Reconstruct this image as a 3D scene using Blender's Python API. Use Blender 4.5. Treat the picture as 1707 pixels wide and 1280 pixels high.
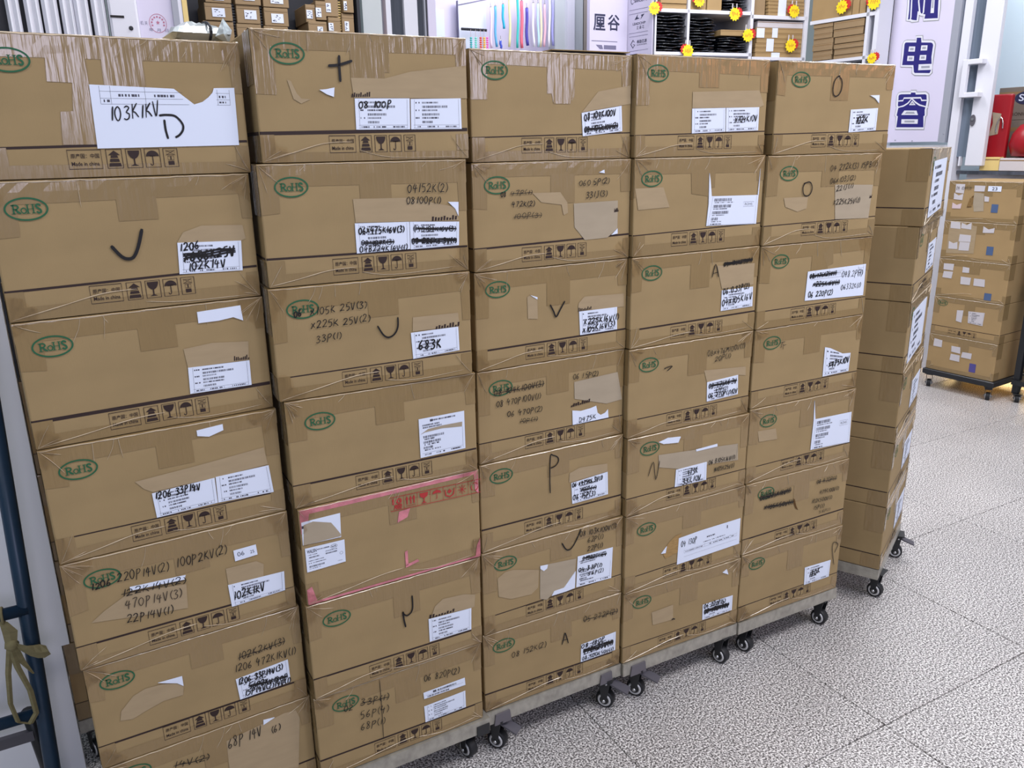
import bpy, bmesh, math, random
from mathutils import Vector, Matrix
R_ = math.radians
scene = bpy.context.scene
COL = scene.collection
for o in list(bpy.data.objects): bpy.data.objects.remove(o)
# ------------------------------------------------------------------ camera
cam = bpy.data.cameras.new('camera'); cam.sensor_width = 36; cam.lens = 28.24; cam.clip_start = .02
co = bpy.data.objects.new('camera', cam); COL.objects.link(co)
cr, cu, cw = Vector((.87650,-.48094,-.01869)), Vector((.15202,.23961,.95890)), Vector((.45768,.84283,-.28250))
M = Matrix((( cr.x, cu.x,-cw.x,-.6894),( cr.y, cu.y,-cw.y,-1.4209),( cr.z, cu.z,-cw.z,1.3844),(0,0,0,1)))
co.matrix_world = M
scene.camera = co
# ------------------------------------------------------------------ light
w = bpy.data.worlds.new('world'); scene.world = w; w.use_nodes = True
w.node_tree.nodes['Background'].inputs[0].default_value = (.76,.91,1,1)
w.node_tree.nodes['Background'].inputs[1].default_value = .27
def area(name, loc, rot, sx, sy, power, col=(1,.97,1)):
    l = bpy.data.lights.new(name, 'AREA'); l.shape = 'RECTANGLE'; l.size = sx; l.size_y = sy; l.energy = power; l.color = col
    o = bpy.data.objects.new(name, l); COL.objects.link(o); o.location = loc; o.rotation_euler = [R_(a) for a in rot]
    return o
# ceiling panel lights of the market hall, two added fills, and the lit shop front across the aisle
area('ceiling_or_fill_light', (.5,-1.7,3.0), (0,0,0), 1.2,.3, 34)
area('ceiling_or_fill_light', (-1.8,-1.2,3.0), (0,0,0), 1.2,.3, 18)  # added fill, brightens the dim left post and wall
area('ceiling_or_fill_light', (1.9,-1.3,3.0), (0,0,0), 1.2,.6, 48)
area('ceiling_or_fill_light', (3.0,.6,3.0), (0,0,0), .6,1.2, 46)
area('ceiling_or_fill_light', (.6,1.0,3.0), (0,0,0), 1.2,.3, 30)
area('ceiling_or_fill_light', (-.6,.35,3.0), (0,0,0), 1.0,.3, 16)  # added fill, brightens the folding door slats
area('ceiling_or_fill_light', (2.6,2.2,3.0), (0,0,0), 1.2,.3, 26)
area('shop_light', (-.65,-3.7,1.98), (86,0,0), .95,.85, 28, (.78,.76,1))
area('shop_light', (2.15,-3.7,1.98), (86,0,18), .75,.85, 25, (.78,.76,1))
area('red_sign_light', (4.7,-3.4,2.1), (86,0,40), 1.0,.18, 9, (1,.36,.16))
area('display_light', (1.9,3.05,2.6), (35,0,0), 1.2,.2, 7, (.93,.90,1))
vs = scene.view_settings
vs.view_transform = 'Standard'; vs.look = 'None'; vs.exposure = -.06; vs.gamma = 1; vs.use_curve_mapping = False
# ------------------------------------------------------------------ materials
def mat(name, col, rough=.6, metal=0, spec=.5, noise=None, bump=None, coat=0, emit=0, trans=0):
    m = bpy.data.materials.new(name); m.use_nodes = True; nt = m.node_tree; b = nt.nodes['Principled BSDF']
    c = tuple(((x/255)/12.92 if x/255 <= .04045 else ((x/255+.055)/1.055)**2.4) for x in col)+(1,)
    b.inputs['Base Color'].default_value = c; b.inputs['Roughness'].default_value = rough
    b.inputs['Metallic'].default_value = metal; b.inputs['Specular IOR Level'].default_value = spec
    if coat: b.inputs['Coat Weight'].default_value = coat; b.inputs['Coat Roughness'].default_value = .12
    if emit: b.inputs['Emission Color'].default_value = c; b.inputs['Emission Strength'].default_value = emit
    tc = nt.nodes.new('ShaderNodeTexCoord')
    def nz(scale, stretch):
        mp = nt.nodes.new('ShaderNodeMapping'); mp.inputs['Scale'].default_value = stretch
        n = nt.nodes.new('ShaderNodeTexNoise'); n.inputs['Scale'].default_value = scale; n.inputs['Detail'].default_value = 3
        nt.links.new(tc.outputs['Object'], mp.inputs[0]); nt.links.new(mp.outputs[0], n.inputs['Vector']); return n
    if noise:
        sc_, st_, amt = noise
        n = nz(sc_, st_); mr = nt.nodes.new('ShaderNodeMapRange'); mr.inputs[1].default_value = .3; mr.inputs[2].default_value = .7
        mr.inputs[3].default_value = 1-amt; mr.inputs[4].default_value = 1+amt
        mx = nt.nodes.new('ShaderNodeMix'); mx.data_type = 'RGBA'; mx.blend_type = 'MULTIPLY'; mx.inputs[0].default_value = 1
        mx.inputs[6].default_value = c
        nt.links.new(n.outputs['Fac'], mr.inputs[0]); nt.links.new(mr.outputs[0], mx.inputs[7]); nt.links.new(mx.outputs[2], b.inputs['Base Color'])
    if bump:
        sc_, st_, amt, dist = bump
        n = nz(sc_, st_); bp = nt.nodes.new('ShaderNodeBump'); bp.inputs['Strength'].default_value = amt; bp.inputs['Distance'].default_value = dist
        nt.links.new(n.outputs['Fac'], bp.inputs['Height']); nt.links.new(bp.outputs[0], b.inputs['Normal'])
    return m
def film_mat(name, tint, fac, rough, bump):
    m = bpy.data.materials.new(name); m.use_nodes = True; nt = m.node_tree; nt.nodes.remove(nt.nodes['Principled BSDF'])
    out = nt.nodes['Material Output']; tr = nt.nodes.new('ShaderNodeBsdfTransparent'); tr.inputs[0].default_value = tint+(1,)
    gl = nt.nodes.new('ShaderNodeBsdfGlossy'); gl.inputs['Roughness'].default_value = rough
    lw = nt.nodes.new('ShaderNodeLayerWeight'); lw.inputs[0].default_value = fac
    mx = nt.nodes.new('ShaderNodeMixShader')
    tc = nt.nodes.new('ShaderNodeTexCoord'); n = nt.nodes.new('ShaderNodeTexNoise'); n.inputs['Scale'].default_value = bump; n.inputs['Detail'].default_value = 2
    bp = nt.nodes.new('ShaderNodeBump'); bp.inputs['Strength'].default_value = .5; bp.inputs['Distance'].default_value = .004
    nt.links.new(tc.outputs['Object'], n.inputs['Vector']); nt.links.new(n.outputs['Fac'], bp.inputs['Height'])
    nt.links.new(bp.outputs[0], gl.inputs['Normal']); nt.links.new(bp.outputs[0], lw.inputs['Normal'])
    nt.links.new(lw.outputs['Fresnel'], mx.inputs[0]); nt.links.new(tr.outputs[0], mx.inputs[1]); nt.links.new(gl.outputs[0], mx.inputs[2])
    nt.links.new(mx.outputs[0], out.inputs['Surface']); return m
MT = dict(
 card=mat('cardboard',(151,129,92),.75,0,.3,(9,(1,1,1.6),.06),(160,(4,1,.25),.12,.001)),
 card_dark=mat('cardboard_inner',(140,112,78),.85,0,.2),
 card2=mat('cardboard_yellowish',(160,134,94),.75,0,.3,(8,(1,1,1),.06)),
 tape=mat('packing_tape',(139,116,79),.22,0,.6,(6,(1,1,1),.06),(55,(2.2,1,.35),.30,.004)),
 tape2=mat('packing_tape_streaked',(139,117,82),.19,0,.62,(6,(1,1,1),.05),(46,(2.2,1,.22),.22,.005)),
 pink=mat('pink_tape',(196,120,130),.28,0,.5,(40,(1,1,1),.22),(90,(1,1,1),.4,.004)),
 torn=mat('torn_paper_ply',(162,143,114),.85,0,.2,(25,(.6,1,3),.05)),
 torn_grey=mat('torn_paper_ply_grey',(163,150,130),.85,0,.2,(20,(.6,1,2),.05)),
 torn_dark=mat('torn_dark_hole',(92,68,42),.9,0,.1),
 torn_flute=mat('torn_fluting',(158,128,84),.9,0,.2,(60,(1,1,6),.2)),
 label=mat('label_paper',(216,224,242),.45,0,.4),
 label2=mat('label_paper_grey',(196,192,196),.6,0,.3),
 ink=mat('black_marker_ink',(24,22,24),.5,0,.3),
 ink_thin=mat('faded_marker_ink',(62,52,44),.6,0,.3),
 print=mat('dark_print_ink',(48,34,32),.6,0,.3),
 lprint=mat('label_print_ink',(74,74,86),.6,0,.3),
 green=mat('green_print_ink',(36,92,62),.6,0,.3),
 red=mat('red_print_ink',(170,52,52),.6,0,.3),
 film=film_mat('clear_wrap_film',(.97,.95,.92),.10,.12,60),
 crease=mat('film_crease',(202,184,158),.22,0,.8),  # clear film; highlights on its folds are put into the pale colour
 zinc=mat('galvanised_steel',(164,160,150),.42,.4,.5,(34,(1.6,1,1),.20)),
 rubber=mat('black_rubber',(26,27,31),.55),
 blackp=mat('black_plastic',(32,33,36),.4),
 darkmetal=mat('dark_painted_steel',(38,40,44),.35,.2),
 chrome=mat('bright_steel',(190,190,192),.25,.9),
 hub=mat('grey_wheel_rim',(206,206,208),.35,.3),
 greyp=mat('grey_plastic_pedal',(86,84,92),.4),
 brakegrey=mat('grey_brake_plastic',(96,92,98),.4),
 white=mat('white_paint',(214,216,226),.45),
 whitew=mat('white_wall_paint',(234,236,242),.6,0,.3,(3,(1,1,1),.04)),
 lilac=mat('lilac_white_sign_face',(206,202,224),.4),
 bluewhite=mat('pale_blue_wall',(214,226,234),.6),
 grey=mat('grey_frame',(150,154,166),.4),
 glassdark=mat('dark_glass',(74,78,88),.08,0,.7,(5,(6,1,.4),.3)),
 glassgrey=mat('grey_glass',(104,116,132),.08,0,.7,(4,(8,1,.2),.3)),
 dark=mat('dark_recess',(34,36,44),.7),
 navy=mat('navy_paint',(28,42,62),.4,.1),
 ladder=mat('dark_blue_ladder_paint',(26,52,76),.38,.1,.5,(14,(1,1,1),.15)),
 cloth=mat('olive_cloth_strap',(132,124,92),.85,0,.2,(30,(1,1,4),.12)),
 blackbag=mat('black_poly_bag',(14,20,30),.22,0,.7,None,(22,(1,1,2),.45,.008)),
 foil=mat('silver_foil_bag',(196,204,206),.28,.6,.6,None,(24,(1,1,1),.6,.006)),
 yellow=mat('yellow_star_card',(240,214,32),.5), redcard=mat('red_star_card',(196,44,44),.5),
 redp=mat('red_plastic',(150,18,30),.35), orange=mat('orange_red_cover',(196,84,52),.6),
 signblue=mat('blue_sign_letter',(38,34,112),.35), silver=mat('silver_letter_edge',(186,188,190),.3,.5),
 stamp=mat('pink_stamp_ink',(176,104,132),.6), navyink=mat('navy_sign_ink',(38,42,74),.5), greyink=mat('grey_sign_ink',(112,110,138),.5),
 pale_green=mat('pale_marble',(192,200,202),.3,0,.5,(5,(1,1,.5),.06)), beige=mat('beige_trim',(164,156,146),.6), brownbox=mat('dull_brown_carton',(146,124,94),.75,0,.3,(8,(1,1,1),.06)),
 darkcarton=mat('grey_brown_carton',(116,106,96),.8), bluelab=mat('blue_sticker',(72,94,132),.6), violet=mat('violet_sticker',(78,72,140),.6),
 grout=mat('dark_grout',(118,116,112),.8), pinkpaper=mat('pale_pink_paper',(206,186,190),.7), yel=mat('yellow_wood_edge',(214,190,124),.5),
 warm=mat('warm_led_strip',(255,196,96),.5,0,.3,None,None,0,3),
)
def lin(c): return tuple(((x/255)/12.92 if x/255 <= .04045 else ((x/255+.055)/1.055)**2.4) for x in c)+(1,)
def granite():
    m = bpy.data.materials.new('speckled_granite'); m.use_nodes = True; nt = m.node_tree; b = nt.nodes['Principled BSDF']
    tc = nt.nodes.new('ShaderNodeTexCoord')
    geo = nt.nodes.new('ShaderNodeNewGeometry')
    n = nt.nodes.new('ShaderNodeTexNoise'); n.inputs['Scale'].default_value = 215; n.inputs['Detail'].default_value = 2.5; n.inputs['Roughness'].default_value = .65
    r = nt.nodes.new('ShaderNodeValToRGB'); e = r.color_ramp.elements
    e[0].position = .37; e[0].color = lin((62,58,59)); e[1].position = .64; e[1].color = lin((247,245,244))
    for p,c in ((.44,(104,100,100)),(.495,(166,163,162)),(.55,(214,211,210))):
        k = e.new(p); k.color = lin(c)
    n2 = nt.nodes.new('ShaderNodeTexNoise'); n2.inputs['Scale'].default_value = 2.2; n2.inputs['Detail'].default_value = 4
    mr = nt.nodes.new('ShaderNodeMapRange'); mr.inputs[1].default_value=.35; mr.inputs[2].default_value=.65; mr.inputs[3].default_value=.9; mr.inputs[4].default_value=1.06
    mx = nt.nodes.new('ShaderNodeMix'); mx.data_type='RGBA'; mx.blend_type='MULTIPLY'; mx.inputs[0].default_value=1
    for t in (n,n2): nt.links.new(geo.outputs['Position'], t.inputs['Vector'])
    nt.links.new(n.outputs['Fac'], r.inputs[0]); nt.links.new(n2.outputs['Fac'], mr.inputs[0])
    nt.links.new(r.outputs[0], mx.inputs[6]); nt.links.new(mr.outputs[0], mx.inputs[7]); nt.links.new(mx.outputs[2], b.inputs['Base Color'])
    b.inputs['Roughness'].default_value = .42; b.inputs['Specular IOR Level'].default_value = .4
    return m
MT['granite'] = granite()
# ------------------------------------------------------------------ mesh helpers
class MB:
    def __init__(s): s.v=[]; s.f=[]
    def add(s, vs, fs):
        n=len(s.v); s.v+= [tuple(v) for v in vs]; s.f+=[tuple(i+n for i in f) for f in fs]; return s
    def box(s, x0,y0,z0,x1,y1,z1):
        return s.add([(x0,y0,z0),(x1,y0,z0),(x1,y1,z0),(x0,y1,z0),(x0,y0,z1),(x1,y0,z1),(x1,y1,z1),(x0,y1,z1)],
            [(0,3,2,1),(4,5,6,7),(0,1,5,4),(1,2,6,5),(2,3,7,6),(3,0,4,7)])
    def bbox(s, x0,y0,z0,x1,y1,z1,b=.003,seg=1):
        bm=bmesh.new(); bmesh.ops.create_cube(bm,size=1)
        for v in bm.verts: v.co=Vector(((x0+x1)/2+v.co.x*(x1-x0),(y0+y1)/2+v.co.y*(y1-y0),(z0+z1)/2+v.co.z*(z1-z0)))
        bmesh.ops.bevel(bm,geom=bm.edges[:],offset=b,segments=seg,affect='EDGES',profile=.5)
        bm.verts.index_update(); s.add([v.co for v in bm.verts],[[v.index for v in f.verts] for f in bm.faces]); bm.free(); return s
    def prism(s, pts, y0, y1):      # polygon in x,z extruded along y (front face at y0)
        A=sum(pts[i][0]*pts[(i+1)%len(pts)][1]-pts[(i+1)%len(pts)][0]*pts[i][1] for i in range(len(pts)))
        if A<0: pts=pts[::-1]
        n=len(pts); return s.add([(x,y0,z) for x,z in pts]+[(x,y1,z) for x,z in pts],
            [tuple(range(n)),tuple(range(2*n-1,n-1,-1))]+[(i,i+n,(i+1)%n+n,(i+1)%n) for i in range(n)])
    def flat(s, pts, y):            # printed patch facing -y
        A=sum(pts[i][0]*pts[(i+1)%len(pts)][1]-pts[(i+1)%len(pts)][0]*pts[i][1] for i in range(len(pts)))
        if A<0: pts=pts[::-1]
        return s.add([(x,y,z) for x,z in pts],[tuple(range(len(pts)))])
    def rect(s, x0,z0,x1,z1,y): return s.flat([(x0,z0),(x1,z0),(x1,z1),(x0,z1)],y)
    def ribbon(s, pts, w, y, closed=False):   # pen stroke in x,z
        n=len(pts); L=[]
        for i,p in enumerate(pts):
            a=pts[i-1] if (i or closed) else p; b=pts[(i+1)%n] if (i<n-1 or closed) else p
            dx,dz=b[0]-a[0],b[1]-a[1]; l=math.hypot(dx,dz) or 1e-9; nx,nz=-dz/l,dx/l
            ww=w*(1 if closed or 0<i<n-1 else .65)
            L.append(((p[0]+nx*ww/2,y,p[1]+nz*ww/2),(p[0]-nx*ww/2,y,p[1]-nz*ww/2)))
        vs=[q for l in L for q in l]; k=n if closed else n-1
        return s.add(vs,[(2*i,2*i+1,(2*i+3)%(2*n),(2*i+2)%(2*n)) for i in range(k)])
    def tube(s, pts, r, seg=8, cap=True, r2=None):
        pts=[Vector(p) for p in pts]; n=len(pts); rings=[]; up=None
        for i,p in enumerate(pts):
            t=(pts[min(i+1,n-1)]-pts[max(i-1,0)]).normalized()
            if up is None: up=Vector((0,0,1)) if abs(t.z)<.9 else Vector((1,0,0))
            a=t.cross(up).normalized(); b=a.cross(t); up=b
            rr=r if r2 is None else r+(r2-r)*i/(n-1)
            rings.append([p+rr*(math.cos(2*math.pi*k/seg)*a+math.sin(2*math.pi*k/seg)*b) for k in range(seg)])
        fs=[(i*seg+k,i*seg+(k+1)%seg,(i+1)*seg+(k+1)%seg,(i+1)*seg+k) for i in range(n-1) for k in range(seg)]
        if cap: fs+=[tuple(range(seg-1,-1,-1)),tuple((n-1)*seg+k for k in range(seg))]
        return s.add([v for q in rings for v in q],fs)
    def lathe(s, prof, c, axis, seg=20):     # prof (r, t) along the axis from c
        ax=Vector(axis).normalized(); up=Vector((0,0,1)) if abs(ax.z)<.9 else Vector((1,0,0)); a=ax.cross(up).normalized(); b=ax.cross(a)
        vs=[Vector(c)+ax*t+r*(math.cos(2*math.pi*k/seg)*a+math.sin(2*math.pi*k/seg)*b) for r,t in prof for k in range(seg)]
        n=len(prof); fs=[(i*seg+k,i*seg+(k+1)%seg,(i+1)*seg+(k+1)%seg,(i+1)*seg+k) for i in range(n-1) for k in range(seg)]
        fs+=[tuple(range(seg-1,-1,-1)),tuple((n-1)*seg+k for k in range(seg))]
        return s.add(vs,fs)
    def mesh(s, name, m, smooth=False):
        me=bpy.data.meshes.new(name); me.from_pydata(s.v,[],s.f); me.materials.append(MT[m] if isinstance(m,str) else m); me.update()
        if smooth:
            for p in me.polygons: p.use_smooth=True
        return me
    def build(s, name, m, parent=None, smooth=False, **kw): return link(name, s.mesh(name,m,smooth), parent, **kw)
def link(name, me, parent=None, loc=None, kind=None, label=None):
    o=bpy.data.objects.new(name, me); COL.objects.link(o)
    if parent: o.parent=parent
    if loc: o.location=loc
    if kind: o['kind']=kind
    if label: o['label']=label
    return o
def thing(name, label, cat, loc=(0,0,0), rz=0, group=None):
    o=bpy.data.objects.new(name,None); COL.objects.link(o); o.empty_display_size=.05
    o.location=loc; o.rotation_euler=(0,0,rz); o['label']=label; o['category']=cat
    if group: o['group']=group
    return o
def tag(o,label,cat,group=None):
    o['label']=label; o['category']=cat
    if group: o['group']=group
    return o
def text_mesh(body, size, y=0, offset=0, extrude=0):   # lettering in the x,z plane facing -y, centred
    cu_=bpy.data.curves.new('lettering','FONT'); cu_.body=body; cu_.size=size; cu_.align_x='CENTER'; cu_.align_y='CENTER'; cu_.offset=offset; cu_.extrude=extrude; cu_.resolution_u=3
    o=bpy.data.objects.new('lettering',cu_); COL.objects.link(o)
    dg=bpy.context.evaluated_depsgraph_get(); dg.update(); me=bpy.data.meshes.new_from_object(o.evaluated_get(dg))
    vs=[(v.co.x,y-v.co.z,v.co.y) for v in me.vertices]; fs=[tuple(p.vertices) for p in me.polygons]
    bpy.data.objects.remove(o); bpy.data.curves.remove(cu_); bpy.data.meshes.remove(me)
    return vs,fs
def fit_text(mb, body, x0,z0,x1,z1, y, offset=0, extrude=0):
    vs,fs=text_mesh(body,1,0,offset,extrude)
    if not vs: return mb
    xs=[v[0] for v in vs]; zs=[v[2] for v in vs]; sx=(x1-x0)/(max(xs)-min(xs)); sz=(z1-z0)/(max(zs)-min(zs))
    mb.add([(x0+(v[0]-min(xs))*sx, y+v[1]*sx, z0+(v[2]-min(zs))*sz) for v in vs],fs); return mb
# ------------------------------------------------------------------ handwriting
GL={'0':[[(.3,1),(.08,.75),(.05,.4),(.2,.05),(.4,.05),(.55,.4),(.5,.8),(.3,1)]],
'1':[[(.32,1),(.25,.5),(.2,0)]],'2':[[(.05,.78),(.2,.98),(.45,.95),(.5,.7),(.25,.3),(.02,.03),(.3,.1),(.6,.05)]],
'3':[[(.08,.9),(.3,1),(.5,.85),(.25,.55),(.5,.4),(.45,.1),(.2,0),(.02,.12)]],'4':[[(.25,1),(.05,.45),(.6,.5)],[(.45,.85),(.38,.4),(.35,-.1)]],
'5':[[(.15,.95),(.1,.55),(.35,.6),(.5,.35),(.4,.05),(.1,0)],[(.15,.95),(.55,1)]],'6':[[(.42,1),(.15,.6),(.05,.2),(.25,0),(.45,.2),(.35,.42),(.1,.3)]],
'7':[[(.05,.9),(.55,.98),(.35,.5),(.25,-.05)]],'8':[[(.45,.85),(.25,1),(.1,.8),(.45,.3),(.3,0),(.08,.15),(.4,.65),(.47,.85)]],
'A':[[(0,0),(.2,.6),(.32,1),(.5,.5),(.6,0)],[(.1,.4),(.52,.4)]],'B':[[(.1,1),(.06,0)],[(.1,.98),(.45,.9),(.4,.6),(.12,.52),(.5,.4),(.45,.08),(.06,0)]],
'D':[[(.12,1),(.08,0)],[(0,.95),(.45,.85),(.6,.5),(.4,.1),(.05,0)]],'H':[[(.1,1),(.05,0)],[(.5,1),(.45,0)],[(.08,.5),(.5,.52)]],
'J':[[(.4,1),(.35,.2),(.2,-.05),(.02,.1)],[(.15,.98),(.6,1)]],'K':[[(.1,1),(.05,0)],[(.5,.95),(.1,.45),(.3,.35),(.6,0)]],
'L':[[(.1,1),(.05,.05),(.5,.05)]],'M':[[(0,0),(.15,.95),(.3,.4),(.5,.95),(.6,0)]],'N':[[(.02,0),(.12,1),(.42,.05),(.55,1)]],
'P':[[(.12,1),(.08,.4),(.02,-.25)],[(.05,.95),(.4,1),(.5,.75),(.3,.5),(.1,.48)]],'V':[[(.02,.95),(.2,.05),(.32,.1),(.5,1)]],
'x':[[(.05,.8),(.3,.4),(.5,.1)],[(.5,.85),(.2,.4),(0,.05)]],'(':[[(.3,1.05),(.1,.7),(.1,.3),(.28,-.05)]],')':[[(.05,1.05),(.25,.7),(.25,.3),(.05,-.05)]],'.':[[(.1,.1),(.15,0)]]}
WD={'(':.38,')':.38,'.':.28,'1':.45,' ':.5}
def catmull(p,k=3):
    if len(p)<3: return p
    q=[p[0]]+list(p)+[p[-1]]; out=[]
    for i in range(1,len(q)-2):
        for t in range(k):
            t/=k; a,b,c,d=q[i-1],q[i],q[i+1],q[i+2]
            out.append(tuple(.5*((2*b[j])+(c[j]-a[j])*t+(2*a[j]-5*b[j]+4*c[j]-d[j])*t*t+(3*b[j]-a[j]-3*c[j]+d[j])*t**3) for j in (0,1)))
    return out+[p[-1]]
def scrawl(mb, s, x0,z0,x1,z1,h, w, y, struck, rng):
    dx,dz=x1-x0,z1-z0; L=math.hypot(dx,dz); ux,uz=dx/L,dz/L; tot=sum(WD.get(c,.72) for c in s)-.12; sx=L/tot; pos=0
    k=0
    for c in s:
        for st in GL.get(c,[]):
            jx,jz=rng.uniform(-.04,.04),rng.uniform(-.06,.06); sc=rng.uniform(.9,1.08)
            pts=[]
            for a,b in catmull(st):
                a=pos+a*min(1,.95)+jx+.10*b; b=b*sc+jz
                pts.append((x0+ux*a*sx-uz*b*h*.2, z0+uz*a*sx+b*h))
            mb.ribbon(pts,w*rng.uniform(.85,1.1),y-.00003*(k%3)); k+=1
        pos+=WD.get(c,.72)
    if struck:
        for q in range(struck):
            o=(.35+.22*q)*h; pts=[(x0+ux*t*L*1.02, z0+uz*t*L+o+math.sin(t*9+q)*.06*h) for t in [i/10 for i in range(11)]]
            mb.ribbon(pts,w*1.05,y-.00012)
# ------------------------------------------------------------------ printed marks shared by the cartons
def oval(rx,rz,n=40): return [(rx*math.cos(2*math.pi*i/n),rz*math.sin(2*math.pi*i/n)) for i in range(n)]
def rohs_mesh():
    b=MB(); b.ribbon(oval(.0275,.0158),.0025,0,True)
    T=.0032; t=.0015
    def S(p,w): b.ribbon(p,w,-.00004)
    # R
    x=-.0185; S([(x+.002,-.0062),(x+.002,.0062)],T); S(catmull([(x,.0058),(x+.006,.006),(x+.0085,.003),(x+.006,.0002),(x+.002,0)]),.0021); S([(x+.005,0),(x+.0075,-.004),(x+.011,-.0062)],T); S([(x-.001,-.0062),(x+.005,-.0062)],t); S([(x-.001,.0062),(x+.003,.0062)],t)
    # o
    b.ribbon([(-.0035+.0034*math.cos(a/14*6.283),-.0022+.0038*math.sin(a/14*6.283)) for a in range(14)],.0016,-.00004,True)
    # H
    x=.0018
    for q in (0,.0072): S([(x+q,-.0062),(x+q,.0062)],T*.9); S([(x+q-.0026,.0062),(x+q+.0026,.0062)],t); S([(x+q-.0026,-.0062),(x+q+.0026,-.0062)],t)
    S([(x,0),(x+.0072,0)],t)
    # S
    S(catmull([(.0190,.0040),(.0165,.0062),(.0132,.0050),(.0138,.0018),(.0178,-.0012),(.0186,-.0046),(.0158,-.0063),(.0128,-.0042)]),.0027)
    return b.mesh('rohs_mark','green')
def icon_mesh():
    b=MB(); y=-.00004
    def frame(x0,x1): b.ribbon([(x0,0),(x1,0),(x1,.028),(x0,.028)],.0011,0,True)
    frame(0,.046); frame(.053,.075); frame(.081,.103); frame(.108,.130); frame(.1355,.1565)
    fit_text(b,'原产国：中国',.004,.0155,.043,.0225,y,.008); fit_text(b,'Made in china',.004,.0045,.042,.0105,y,.012)
    c=.064                                                   # stacked upward arrow
    b.flat([(c-.0085,.0195),(c+.0085,.0195),(c,.0262)],y); b.flat([(c-.0042,.0190),(c+.0042,.0190),(c+.0055,.0155),(c-.0055,.0155)],y)
    b.flat([(c-.006,.0140),(c+.006,.0140),(c+.0072,.0095),(c-.0072,.0095)],y); b.flat([(c-.0078,.0078),(c+.0078,.0078),(c+.009,.0025),(c-.009,.0025)],y)
    c=.092                                                   # wine glass
    b.flat([(c-.0085,.0258)]+[(c+.0085*math.cos(a)*(1 if 1 else 1),.0258-.0125*abs(math.sin(a))) for a in [math.pi+math.pi*i/10 for i in range(1,10)]]+[(c+.0085,.0258)],y)
    b.rect(c-.001,.0045,c+.001,.0135,y); b.flat([(c-.006,.0028),(c+.006,.0028),(c+.001,.0055),(c-.001,.0055)],y)
    c=.119                                                   # umbrella
    b.flat([(c+.0095*math.cos(a),.0165+.0088*math.sin(a)) for a in [math.pi*i/10 for i in range(11)]]+[(c+.0095-.0038*(i+.5)*1.0,.0165+(.0018 if i%2==0 else 0)) for i in range(5)],y)
    b.ribbon(catmull([(c,.017),(c,.006),(c-.001,.0035),(c-.003,.0033),(c-.004,.0055)]),.0013,y)
    c=.146                                                   # stacking limit
    b.ribbon([(c-.006,.0245),(c+.006,.0245),(c+.006,.0185),(c-.006,.0185)],.0007,y,True); b.ribbon([(c-.007,.0255),(c+.007,.0178)],.0009,y); b.ribbon([(c+.007,.0255),(c-.007,.0178)],.0009,y)
    b.ribbon([(c-.0045,.0165),(c+.0045,.0165),(c+.0045,.0105),(c-.0045,.0105)],.0007,y,True); b.rect(c-.0008,.011,c+.0008,.016,y); b.rect(c-.0045,.0028,c+.0045,.0088,y)
    return b.mesh('handling_icons','print')
ROHS=rohs_mesh(); ICONS=icon_mesh()
W=.378; D=.372
def bilerp(q,s,t):   # q: TL,TR,BR,BL in x,z ; s right, t up
    a=[(q[3][i]*(1-s)+q[2][i]*s)*(1-t)+(q[0][i]*(1-s)+q[1][i]*s)*t for i in (0,1)]; return (a[0],a[1])
def pairs(l): return [(l[i]/1000,l[i+1]/1000) for i in range(0,len(l),2)]
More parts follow.
